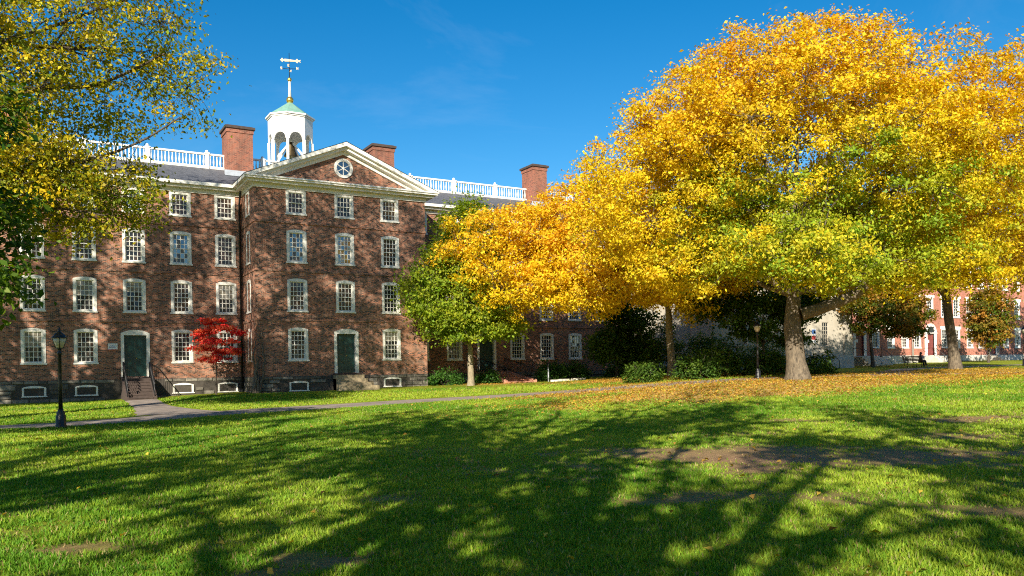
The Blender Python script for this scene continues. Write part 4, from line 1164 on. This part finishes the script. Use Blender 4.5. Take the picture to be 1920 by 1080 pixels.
make_tree('green_tree', 'rounded green tree with short pale trunk beside the pavilion corner', (24.7, 48.3), 1.9, .21,
          [(23.2, 47.6, 6.8, 3.5, 2.8, 3.2), (24.8, 48.0, 10.2, 2.4, 2.4, 3.0), (24.0, 46.8, 5.0, 3.0, 2.4, 1.4), (26.8, 47.2, 4.6, 1.4, 1.2, .8)],
          900, 56, .19, pal_green, 21, k1=7, k2=6, clr=.6, rmin=.4, bark='bark_pale', twig=.012)
make_tree('overhanging_elm', 'tall elm whose thin yellowing boughs hang in from the left edge', (-7.2, 33.0), 6.5, .48,
          [(-5.0, 33.5, 19.0, 8.0, 7.5, 7.0, .26), (1.6, 33.2, 21.5, 7.0, 6.5, 4.8, .36), (1.3, 34.0, 13.6, 5.4, 4.2, 3.6, .17), (1.0, 34.3, 8.6, 3.5, 3.0, 1.8, .13), (-2.2, 34.0, 10.8, 4.0, 4, 3.4, .15)],
          2150, 50, .155, pal_lefttree, 33, k1=12, k2=9, clr=.75, rmin=.2, bark='bark_dark', twig=.016,
          extra=[([(-7.0, 33.2, 8.0), (-2.2, 36.6, 11.2), (0.0, 35.8, 12.5), (2.2, 34.2, 12.6), (4.3, 32.4, 13.5)], .20, .03), ([(-7.0, 33.2, 7.4), (-2.2, 36.6, 9.2), (1.2, 34.7, 9.6), (3.3, 32.9, 10.2), (4.7, 32.0, 11.1)], .16, .025), ([(-7.0, 33.1, 9.5), (-1.4, 36.2, 13.9), (1.2, 35.2, 15.1), (3.6, 34.0, 16.1)], .16, .03), ([(-7.0, 33.0, 6.9), (-1.7, 35.1, 7.3), (0.5, 34.0, 7.8), (2.3, 32.9, 7.5)], .12, .02)])
make_tree('maple_tree', 'dark green maple boughs reaching in at the far left edge', (-5.2, 25.0), 3.2, .28,
          [(-2.6, 24.4, 5.8, 3.0, 2.6, 1.2), (-2.4, 24.2, 4.0, 2.8, 2.4, .9), (-3.0, 24.0, 8.2, 3.0, 2.6, 1.4)],
          400, 40, .20, pal_maple, 41, k1=7, k2=6, clr=.55, rmin=.2, bark='bark_dark')
make_tree('red_maple', 'small scarlet Japanese maple by the left door', (9.5, 52.4), 1.5, .05,
          [(9.3, 52.2, 5.05, .7, .7, .2), (9.9, 52.0, 4.6, .9, .8, .22), (8.8, 52.0, 4.3, .7, .7, .22), (9.6, 52.0, 3.8, 1.2, .8, .2), (8.6, 51.9, 3.4, .7, .7, .2), (10.1, 52.0, 3.2, .9, .7, .22), (9.3, 51.9, 2.75, .8, .6, .2), (10.9, 52.2, 4.35, .5, .4, .14)],
          190, 28, .15, pal_red, 52, k1=8, k2=4, clr=.30, rmin=.1, bark='bark_dark', twig=.008, flat=.35, up=.8)
make_tree('small_tree', 'small two-stemmed tree with rusty green leaves in front of red brick hall', (65.9, 48.6), 2.6, .14,
          [(64.6, 47.8, 7.0, 2.2, 2.0, 1.4), (67.2, 47.4, 5.6, 2.4, 2.0, 1.2), (69.4, 47.8, 5.0, 1.7, 1.7, .9), (66.5, 47.6, 8.4, 2.6, 2.2, 1.3), (69.0, 47.8, 7.4, 1.9, 1.8, 1.0), (63.8, 48.0, 5.2, 1.2, 1.3, .8), (62.0, 47.2, 7.2, 1.8, 1.4, 1.2), (71.0, 47.8, 6.4, 1.6, 1.5, 1.0)],
          520, 36, .26, pal_rust, 61, k1=7, k2=5, clr=.6, rmin=.1, bark='bark_dark', stems=2)
make_tree('young_tree', 'thin young tree with rusty leaves at the right end of the red brick hall', (79.8, 46.3), 2.6, .09,
          [(79.9, 46.2, 6.2, 2.1, 2.1, 2.9)], 260, 36, .27, pal_rust, 66, k1=5, k2=5, clr=.6, rmin=.25, bark='bark_dark')
make_tree('dogwood', 'small dark green tree with low limbs left of the elm trunk', (41.2, 38.6), 1.1, .13,
          [(38.6, 39.0, 5.2, 2.0, 2.0, 1.0), (41.0, 38.6, 6.4, 2.4, 2.2, 1.1), (43.4, 38.4, 5.4, 1.7, 1.9, 1.1), (40.2, 38.2, 4.0, 1.6, 1.6, .6), (43.6, 38.2, 3.6, 1.1, 1.3, .6), (36.8, 39.6, 6.2, 1.8, 1.6, 1.0), (45.4, 38.6, 6.0, 1.6, 1.6, 1.2)],
          480, 36, .23, pal_dark, 71, k1=7, k2=5, clr=.55, rmin=.1, bark='bark_dark')
make_tree('evergreen_tree', 'dense dark evergreen small tree at the right end of the dark brick wing', (37.6, 49.6), 0.9, .12,
          [(36.6, 49.0, 3.4, 1.8, 1.6, 1.3), (38.2, 48.8, 5.4, 2.0, 1.7, 1.5), (36.8, 49.2, 6.4, 1.3, 1.3, 1.0), (39.0, 48.6, 3.0, 1.6, 1.6, 1.4)],
          480, 36, .23, pal_dark, 73, k1=7, k2=5, clr=.55, rmin=.15, bark='bark_dark')
# the rest of the grove, behind and beside the camera; its shade falls on the lawn and walls
GROVE = 'trees of the grove outside the picture'
for i, (bx, by, h, r, n_, nl) in enumerate([(-4.6, -.2, 17.5, 11, 210, 15), (-16.0, -1.5, 18, 10.5, 190, 14), (-9.0, -8.0, 16.5, 10, 190, 13), (0.5, -9, 15, 8.5, 170, 11), (-24, 10, 20, 9, 150, 10)]):
    make_tree('grove_tree', ['elm', 'oak', 'ash', 'beech', 'hornbeam', 'lime'][i] + ' of the grove outside the picture, shading ' + ['the middle lawn', 'the left lawn', 'the nearest grass', 'the right lawn', 'the left path', 'the lower left grass'][i],
              (bx, by), 4.6, .42, [(bx, by, h * .66, r, r, h * .30)],
              n_, 30, .34, pal_lefttree if i % 2 else pal_yellow, 100 + i, group=GROVE, k1=nl, k2=5, clr=.62, bark='bark_dark', twig=.03, flat=1.6, vase=(nl, r, h))
make_tree('grove_tree', 'tall elm left of the picture, shading the dark brick wing', (-17.5, 33.5), 7.0, .5, [(-17.5, 33.5, 18, 9.5, 9.5, 9)], 380, 40, .34, pal_lefttree, 131, group=GROVE, k1=13, k2=6, clr=.8, bark='bark_dark', twig=.03, flat=1.3, vase=(13, 10.5, 28))
far_src = make_tree('grove_tree', 'maple right of the picture, shading the end of the red brick hall', (84.5, 37.0), 5.0, .4, [(84.5, 37, 12.5, 6.5, 6.5, 5.7)], 420, 34, .36, pal_yellow, 132, group=GROVE, k1=9, k2=6, clr=.9, rmin=.35, bark='bark_dark', twig=.02)

# unseen row added behind the camera to darken lower-window reflections: copied grove maple
def copy_thing(o, loc, rz, label):
    c = o.copy(); COL.objects.link(c); c.location = loc; c.rotation_euler = (0, 0, rz); c['label'] = label
    for ch in o.children:
        k = ch.copy(); COL.objects.link(k); k.parent = c
    return c
for i, nm in enumerate(['first', 'second', 'third', 'fourth', 'fifth', 'sixth', 'seventh', 'eighth', 'ninth']):
    x_, y_ = -6 + i * 10.5, -34 - 7 * (i % 2)
    copy_thing(far_src, (x_, y_, g1(x_, y_)), i * 1.3, nm + ' autumn tree from the left in the unseen row added behind the camera')
# ------------------------------------------------------------------ shrubs
def shrub(label, x, y, rx, ry, h, n, leaf, pal, seed, name='shrub', group='shrubs along the buildings'):
    rs = np.random.RandomState(seed); z = g1(x, y)
    root = empty(name, (x, y, z)); tag(root, label, 'shrub', group)
    acc = Acc(); nst = 12
    a = rs.uniform(0, 6.28, nst); rr = rs.uniform(.3, .95, nst)
    tip = np.stack([rx * rr * np.cos(a), ry * rr * np.sin(a), h * rs.uniform(.6, .98, nst)], 1)
    b0 = np.stack([rx * .15 * np.cos(a), ry * .15 * np.sin(a), np.full(nst, -.1)], 1)
    md = (tip + b0) / 2 + np.array([0, 0, h * .15])
    acc.add(tubes(bez(b0, md, tip, 6, rs, .02), np.tile(np.linspace(.03, .008, 6), (nst, 1)), 4))
    ob('stems', acc.mesh('stems', M['bark_dark']), root)
    ncl = n // 26; d = unit(rs.normal(0, 1, (ncl, 3))); d[:, 2] = np.abs(d[:, 2]); r = rs.uniform(.25, 1, (ncl, 1)) ** .4 * (1 + .16 * np.sin(5 * d[:, :1] + 4 * d[:, 1:2] + seed) + rs.normal(0, .07, (ncl, 1)))
    C = d * r * np.array([rx, ry, h * .9]) + np.array([0, 0, h * .06])
    ci = np.repeat(np.arange(ncl), 26); P = C[ci] + rs.normal(0, .15, (len(ci), 3)) * np.array([1.1, 1.1, .8]); P[:, 2] = np.maximum(P[:, 2], .03)
    N = unit(np.array([0, 0, .6]) + unit(P) * .5 + rs.normal(0, .6, P.shape))
    V, F_ = leaf_quads(P, N, leaf, .5, rs)
    col = jitter_col(pal(P, P, rs.normal(0, 1, ncl)[ci], rs), rs)
    ob('foliage', leaf_mesh('foliage', V, F_, col, M['leaf']), root)
    return root
def pal_shrub(P, rel, tone, rs): return mixc((.03, .10, .018), (.09, .20, .03), np.clip(.5 + .4 * tone, 0, 1))
shrub('low glossy green shrub against the pavilion corner wall', 24.0, 50.6, 1.25, .8, 1.05, 2400, .15, pal_shrub, 1)
shrub('low green shrub between the pale tree trunk and pink steps', 26.9, 50.2, 1.05, .7, .95, 2000, .15, pal_shrub, 2)
shrub('bushy green shrub right of the pink sandstone steps', 32.4, 50.6, 1.3, .9, 1.5, 2600, .16, pal_shrub, 3)
shrub('leafy green shrub under the second window right of the pink steps', 34.8, 51.2, 1.3, .9, 1.4, 2600, .16, pal_shrub, 4)
shrub('low shrub at the wing end beside the dark evergreen tree', 39.3, 51.5, 1.3, 1.0, 1.0, 2000, .16, pal_shrub, 14)
shrub('dark shrub left of the slender forked trunk', 30.7, 37.9, 1.3, 1.0, 1.25, 2600, .16, pal_dark, 5)
shrub('wide dark shrub right of the slender forked trunk', 33.6, 36.6, 1.7, 1.1, 1.6, 3400, .16, pal_dark, 6)
shrub('dark shrub under the stucco wall left of the lamp post', 36.6, 37.6, 1.9, 1.2, 2.1, 3800, .17, pal_dark, 7)
shrub('dark shrub behind the lamp post near the elm', 39.2, 36.6, 1.6, 1.2, 1.5, 3000, .17, pal_dark, 8)
shrub('dark shrub peeping out right of the elm trunk', 41.6, 34.6, 1.1, 1.0, 1.3, 2200, .17, pal_dark, 9)
shrub('large dark bush between the wing end and the forked trunk', 38.8, 46.4, 2.2, 1.6, 4.2, 5200, .19, pal_dark, 10)
shrub('dark bush directly behind the slender forked trunk', 42.2, 45.0, 2.6, 1.6, 3.2, 4800, .18, pal_dark, 11)
shrub('clipped dark bush along the foot of the stucco wall', 47.4, 44.5, 2.6, 1.4, 2.6, 4400, .18, pal_dark, 12)

# ------------------------------------------------------------------ woody vine on the pavilion corner
vx, vy = 11.62, 50.86; vz = g1(vx, vy)
vine = empty('climbing_vine', (vx, vy, vz)); tag(vine, 'gnarled bare woody vine climbing the left corner of the pavilion', 'vine')
vr = random.Random(4)
for k in range(5):
    mb = MB(); p = [vr.uniform(-.25, .12), vr.uniform(-.15, .05), -.1]; pts = []; n_ = 9 + k * 2
    for i in range(n_):
        pts.append(tuple(p)); p = [p[0] * .9 + vr.uniform(-.10, .10), min(.09, max(-.10, p[1] * .85 + vr.uniform(-.05, .05))), p[2] + vr.uniform(.16, .3)]
    mb.tube(pts, [.10 * (1 - i / n_) + .012 for i in range(n_)], 6); mb.build('stem', M['bark'], vine)

# ------------------------------------------------------------------ lamp posts
LP = dict(
    base=MB().lathe([(.17, -.1), (.17, .10), (.15, .13), (.15, .40), (.12, .46), (.13, .50), (.085, .58), (.085, .62)], n=12).mesh('base', M['iron']),
    post=MB().lathe([(.065, .6), (.055, 1.5), (.05, 2.38), (.075, 2.40), (.075, 2.46), (.045, 2.50), (.06, 2.56), (.11, 2.60)], n=10).mesh('post', M['iron']),
    glass=MB().lathe([(.10, 2.60), (.17, 2.80), (.205, 2.92)], n=12).mesh('lamp_glass', M['lamp_glass']),
    cage=MB().tube([(.105, 0, 2.60), (.21, 0, 2.93)], .012, 4).tube([(-.105, 0, 2.60), (-.21, 0, 2.93)], .012, 4).tube([(0, .105, 2.60), (0, .21, 2.93)], .012, 4).tube([(0, -.105, 2.60), (0, -.21, 2.93)], .012, 4).mesh('lantern_cage', M['iron']),
    cap=MB().lathe([(.235, 2.92), (.225, 2.95), (.14, 3.06), (.06, 3.12), (.035, 3.16), (.05, 3.19), (.03, 3.23), (.008, 3.28)], n=12).mesh('lantern_cap', M['iron']))
def lamp(x, y, label):
    r = empty('lamp_post', (x, y, g1(x, y))); tag(r, label, 'lamp post', 'lamp posts along the paths')
    for k in ('base', 'post', 'glass', 'cage', 'cap'): ob(LP[k].name, LP[k], r)
lamp(.70, 30.5, 'black iron lamp post standing alone on the lawn by the left path')
lamp(34.5, 32.75, 'black lamp post in tree shade just left of the elm trunk')
lamp(68.6, 36.9, 'black lamp post at the right edge in front of the red brick hall')

# small bollard light and kerb stones by the pink steps
bx, by = 31.3, 49.2
r = empty('bollard', (bx, by, g1(bx, by))); tag(r, 'slim dark bollard light beside the pink steps', 'bollard')
ob('post', MB().lathe([(.05, -.1), (.045, 1.05)], n=8).mesh('post', M['lead']), r); ob('head', MB().lathe([(.06, 1.05), (.075, 1.1), (.075, 1.3), (.02, 1.34)], n=8).mesh('head', M['iron']), r)
for i in range(5):
    x, y = 31.6 + i * .62, 48.9 + i * .05
    o = MB().prism_z([(-.29, -.09), (.27, -.1), (.29, .08), (-.27, .1)], -.15, .13 + .02 * (i % 2)).build('kerb_stone', M['granite'], None, loc=(x, y, g1(x, y)), rz=.08 * (i % 3 - 1))
    tag(o, ['pale kerb stone next to the pink steps, first of its row', 'second pale kerb stone from the pink steps', 'middle pale kerb stone of the row right of the pink steps', 'fourth pale kerb stone from the pink steps', 'last pale kerb stone of the row, farthest from the pink steps'][i], 'stone', 'kerb stones by the pink steps')

# ------------------------------------------------------------------ bench, reader, bicycle
BX, BY = 63.9, 43.4
bz = g1(BX, BY)
bench = empty('park_bench', (BX, BY, bz), 0.0); tag(bench, 'dark wooden park bench with iron legs, a reader sitting on it', 'bench')
# bench runs along Y, faces +X
for i in range(4): MB().box(-.02 + .115 * i, .08 + .115 * i, -.9, .9, .42, .455).build('seat_slat', M['wood'], bench)
for i in range(4):
    z = .52 + .115 * i; x = -.07 - .035 * i
    MB().box(x - .018, x + .018, -.9, .9, z, z + .09).build('back_slat', M['wood'], bench)
for y in (-.78, 0, .78):
    mb = MB(); mb.tube([(.40, y, 0), (.38, y, .42), (-.03, y, .40), (-.10, y, 0)], .028, 6); mb.tube([(-.03, y, .40), (-.21, y, 1.0)], .025, 6); mb.tube([(.38, y, .42), (.40, y, .64), (-.10, y, .66)], .022, 6)
    mb.build('leg', M['iron'], bench)
# seated reader
PY_ = -.62
per = empty('person', (BX + .12, BY + PY_, bz)); tag(per, 'person in dark clothes and red top with long brown hair reading on the bench', 'person')
skin = plain('skin', (.50, .30, .21), .6, var=.05); cloth_d = plain('dark_trousers', (.012, .014, .02), .8); cloth_g = plain('grey_top', (.22, .22, .27), .85); cloth_r = plain('red_jacket', (.22, .02, .025), .8)
hairm = plain('brown_hair', (.07, .03, .018), .6, var=.2, scale=30); shoe = plain('green_shoes', (.02, .20, .12), .6); paper = plain('paper', (.7, .7, .68), .7)
def skin_body(name, pts, edges, radii, mat, parent, root=0):
    me = bpy.data.meshes.new(name); me.from_pydata(pts, edges, []); o = ob(name, me, parent)
    m1 = o.modifiers.new('skin', 'SKIN'); m1.use_smooth_shade = True
    for i, r_ in enumerate(radii): me.skin_vertices[0].data[i].radius = r_ if isinstance(r_, tuple) else (r_, r_)
    me.skin_vertices[0].data[root].use_root = True
    m2 = o.modifiers.new('sub', 'SUBSURF'); m2.levels = 1; m2.render_levels = 2
    me.materials.append(mat); return o
pts = [(0, 0, .53), (-.03, 0, .72), (-.03, 0, .93), (-.01, 0, 1.04), (.04, 0, 1.13), (.06, 0, 1.24),
       (.02, .17, .95), (.10, .21, .72), (.30, .08, .78), (.38, .04, .80), (.02, -.17, .95), (.10, -.21, .72), (.30, -.08, .78), (.38, -.04, .80),
       (.04, .09, .51), (.44, .09, .53), (.50, .10, .12), (.04, -.09, .51), (.46, -.10, .55), (.56, -.10, .13)]
edges = [(0, 1), (1, 2), (2, 3), (3, 4), (4, 5), (2, 6), (6, 7), (7, 8), (8, 9), (2, 10), (10, 11), (11, 12), (12, 13), (0, 14), (14, 15), (15, 16), (0, 17), (17, 18), (18, 19)]
rad = [(.15, .11), (.14, .10), (.15, .09), .05, .075, .085, .055, .042, .034, .03, .055, .042, .034, .03, .085, .062, .04, .085, .062, .04]
body = skin_body('body', pts, edges, rad, skin, per)
skin_body('top', pts[:3] + [pts[6], pts[7], pts[8], pts[10], pts[11], pts[12]], [(0, 1), (1, 2), (2, 3), (3, 4), (4, 5), (2, 6), (6, 7), (7, 8)], [(.17, .13), (.165, .12), (.165, .11), .068, .055, .047, .068, .055, .047], cloth_g, per)
skin_body('jacket', [(-.02, 0, .50), (-.03, 0, .60), (-.03, 0, .68)], [(0, 1), (1, 2)], [(.20, .16), (.19, .15), (.18, .13)], cloth_r, per)
skin_body('trousers', [pts[0]] + pts[14:20], [(0, 1), (1, 2), (2, 3), (0, 4), (4, 5), (5, 6)], [(.165, .125), .105, .078, .056, .105, .078, .056], cloth_d, per)
skin_body('hair', [(.03, 0, 1.28), (-.02, 0, 1.20), (-.06, 0, 1.06), (-.08, 0, .90)], [(0, 1), (1, 2), (2, 3)], [.085, .10, .085, .05], hairm, per)
for y, x in ((.10, .53), (-.10, .59)):
    skin_body('shoe', [(x - .06, y, .06), (x + .05, y, .05), (x + .16, y, .035)], [(0, 1), (1, 2)], [.05, .045, .035], shoe, per)
face = MB().sphere((.135, .03, 1.215), .012, 6, 4).sphere((.135, -.03, 1.215), .012, 6, 4).tube([(.14, 0, 1.21), (.165, 0, 1.175)], .013, 5).build('face', hairm, per)
for s_ in (1, -1):
    mb = MB()
    for k in range(4): mb.tube([(.39, s_ * (.02 + .018 * k), .80), (.43, s_ * (.015 + .018 * k), .805 + .004 * k), (.455, s_ * (.01 + .016 * k), .83)], .009, 5)
    mb.tube([(.37, s_ * .03, .81), (.40, s_ * .005, .84)], .010, 5); mb.build('fingers', skin, per)
book = empty('book', (BX + .12 + .44, BY + PY_, bz + .83)); tag(book, 'open book held by the reader on the bench', 'book')
for s_ in (1, -1): MB()._add([(-.07, 0, 0), (.07, 0, .10), (.07, s_ * .13, .13), (-.07, s_ * .13, .03), (-.07, 0, .015), (.07, 0, .115), (.07, s_ * .13, .145), (-.07, s_ * .13, .045)], [(0, 1, 2, 3), (4, 7, 6, 5), (0, 4, 5, 1), (1, 5, 6, 2), (2, 6, 7, 3), (3, 7, 4, 0)]).build('page', paper, book)

def bicycle(x, y, rz):
    r = empty('bicycle', (x, y, g1(x, y)), rz); tag(r, 'dark bicycle parked behind the small two-stemmed tree', 'bicycle')
    for wx in (-.52, .52):
        n_ = 20; ring_ = [(wx + .33 * math.cos(2 * math.pi * k / n_), 0, .345 + .33 * math.sin(2 * math.pi * k / n_)) for k in range(n_ + 1)]
        w = MB().tube(ring_, .018, 5).build('wheel', M['iron'], r)
        mb = MB()
        for k in range(10):
            a = math.pi * k / 5; mb.tube([(wx, 0, .345), (wx + .32 * math.cos(a), 0, .345 + .32 * math.sin(a))], .003, 3)
        mb.build('spokes', M['lead'], w)
    mb = MB(); bb, st_, hd, rw_, fw = (-.08, 0, .30), (-.22, 0, .84), (.36, 0, .86), (-.52, 0, .345), (.52, 0, .345)
    for a, b in ((bb, st_), (st_, hd), (bb, (.40, 0, .72)), (rw_, bb), (rw_, st_), ((.35, 0, .95), fw)): mb.tube([a, b], .018, 6)
    mb.build('frame', M['sign_white'], r)
    MB().tube([(-.36, 0, .94), (-.22, 0, .95), (-.08, 0, .93)], [.06, .05, .02], 6).build('saddle', M['iron'], r)
    MB().tube([(.30, -.26, 1.0), (.36, -.1, 1.0), (.36, .1, 1.0), (.30, .26, 1.0)], .015, 5).build('handlebar', M['iron'], r)
    mb = MB(); mb.lathe([(.09, -.005), (.09, .005)], n=12); c = mb.build('crank', M['iron'], r, loc=(-.08, .04, .30)); c.rotation_euler = (math.pi / 2, 0, 0)
bicycle(67.6, 48.9, -.25)

# ------------------------------------------------------------------ grass and fallen leaves
rs = np.random.RandomState(77)
def keep(x, y):
    m = ~on_path(x, y, .04)
    m &= ~((x > WX0) & (x < PX0) & (y > WY_ - .1)) & ~((x > PX0 - .1) & (x < PX1 + .1) & (y > PY - .1)) & ~((x >= PX1) & (x < WX1) & (y > WY_ - .1))
    m &= ~((x > 4.1) & (x < 6.4) & (y > 51.3)) & ~((x > 16.2) & (x < 19) & (y > 49.3)) & ~((x > 27.9) & (x < 30.7) & (y > 50.3))
    m &= ~((x > 46) & (x < 64) & (y > 48.8))
    return m
def make_grass():
    N_ = 800000
    r = 4.2 + (52 - 4.2) * rs.rand(N_) ** 1.4
    b = np.radians(rs.uniform(-9, 69, N_))
    x, y = r * np.sin(b), r * np.cos(b)
    d = dirt_at(x, y); lt = litter_at(x, y)
    patch = vnoise(x, y, .45, 41) * .5 + vnoise(x, y, .14, 42) * .5
    p = (1 - .97 * sstep(.15, .8, d)) * (1 - .92 * lt) * np.clip(1.9 * patch - .05, .25, 1)
    m = (rs.rand(N_) < p) & keep(x, y)
    x, y, r, d, patch = x[m], y[m], r[m], d[m], patch[m]
    n = len(x); z = gz(x, y)
    h = (.022 + .040 * rs.rand(n)) * (.6 + .8 * patch) * (1 - .4 * d) * (1 + .012 * r)
    w = (.0045 + .00065 * r) * rs.uniform(.7, 1.3, n)
    a = rs.uniform(0, 6.283, n); tilt = rs.uniform(.1, 1.0, n); ta = rs.uniform(0, 6.283, n)
    bx_, by_ = np.cos(a) * w, np.sin(a) * w
    tx, ty = np.cos(ta) * tilt * h, np.sin(ta) * tilt * h
    V = np.empty((n, 3, 3))
    V[:, 0] = np.c_[x - bx_, y - by_, z - .004]; V[:, 1] = np.c_[x + bx_, y + by_, z - .004]
    V[:, 2] = np.c_[x + tx, y + ty, z + h * np.sqrt(np.maximum(.15, 1 - .6 * tilt ** 2))]
    g = np.clip(.5 + 1.3 * (vnoise(x, y, 2.6, 51) - .5) + .8 * (vnoise(x, y, .5, 52) - .5) + rs.normal(0, .22, n), 0, 1)
    col = mixc((.105, .245, .014), (.32, .42, .036), g)
    dry = rs.rand(n) < (.05 + .3 * d); col[dry] = np.array([.42, .34, .14]) * rs.uniform(.7, 1.1, (dry.sum(), 1))
    col = jitter_col(col, rs, .14, .07)
    return leaf_mesh('grass', V.reshape(-1, 3), np.arange(3 * n).reshape(n, 3), col, M['grass'])
tag(ob('grass', make_grass()), 'short green lawn grass with worn bare patches', 'grass', kind='stuff')
def make_fallen():
    X, Y = [], []
    k = 105000; x = rs.uniform(14, 70, k); y = rs.uniform(20, 50, k); p = litter_at(x, y); m = rs.rand(k) < p * 1.0 + .025; X.append(x[m]); Y.append(y[m])
    k = 6000; x = rs.uniform(-4, 40, k); y = rs.uniform(3, 30, k); m = rs.rand(k) < .22 + .45 * sstep(14, 40, x + .6 * y - 14) + .25 * dirt_at(x, y); X.append(x[m]); Y.append(y[m])
    k = 900; x = rs.uniform(-3, 30, k); y = rs.uniform(30, 51, k); X.append(x); Y.append(y)
    x, y = np.concatenate(X), np.concatenate(Y); m = keep(x, y) | ((rs.rand(len(x)) < .5) & (x > 20) & (y < 45)); x, y = x[m], y[m]; n = len(x)
    P = np.c_[x, y, gz(x, y) + rs.uniform(.03, .06, n)]
    N = unit(np.array([0, 0, 1.0]) + rs.normal(0, .35, (n, 3)))
    V, F_ = leaf_quads(P, N, .085, .7, rs, .6)
    c = mixc((.70, .47, .07), (.40, .20, .06), np.clip(rs.normal(.35, .4, n), 0, 1))
    return leaf_mesh('fallen_leaves', V, F_, jitter_col(c, rs, .2), M['leaf'])
tag(ob('fallen_leaves', make_fallen()), 'yellow and brown fallen leaves strewn on the lawn', 'leaves', kind='stuff')
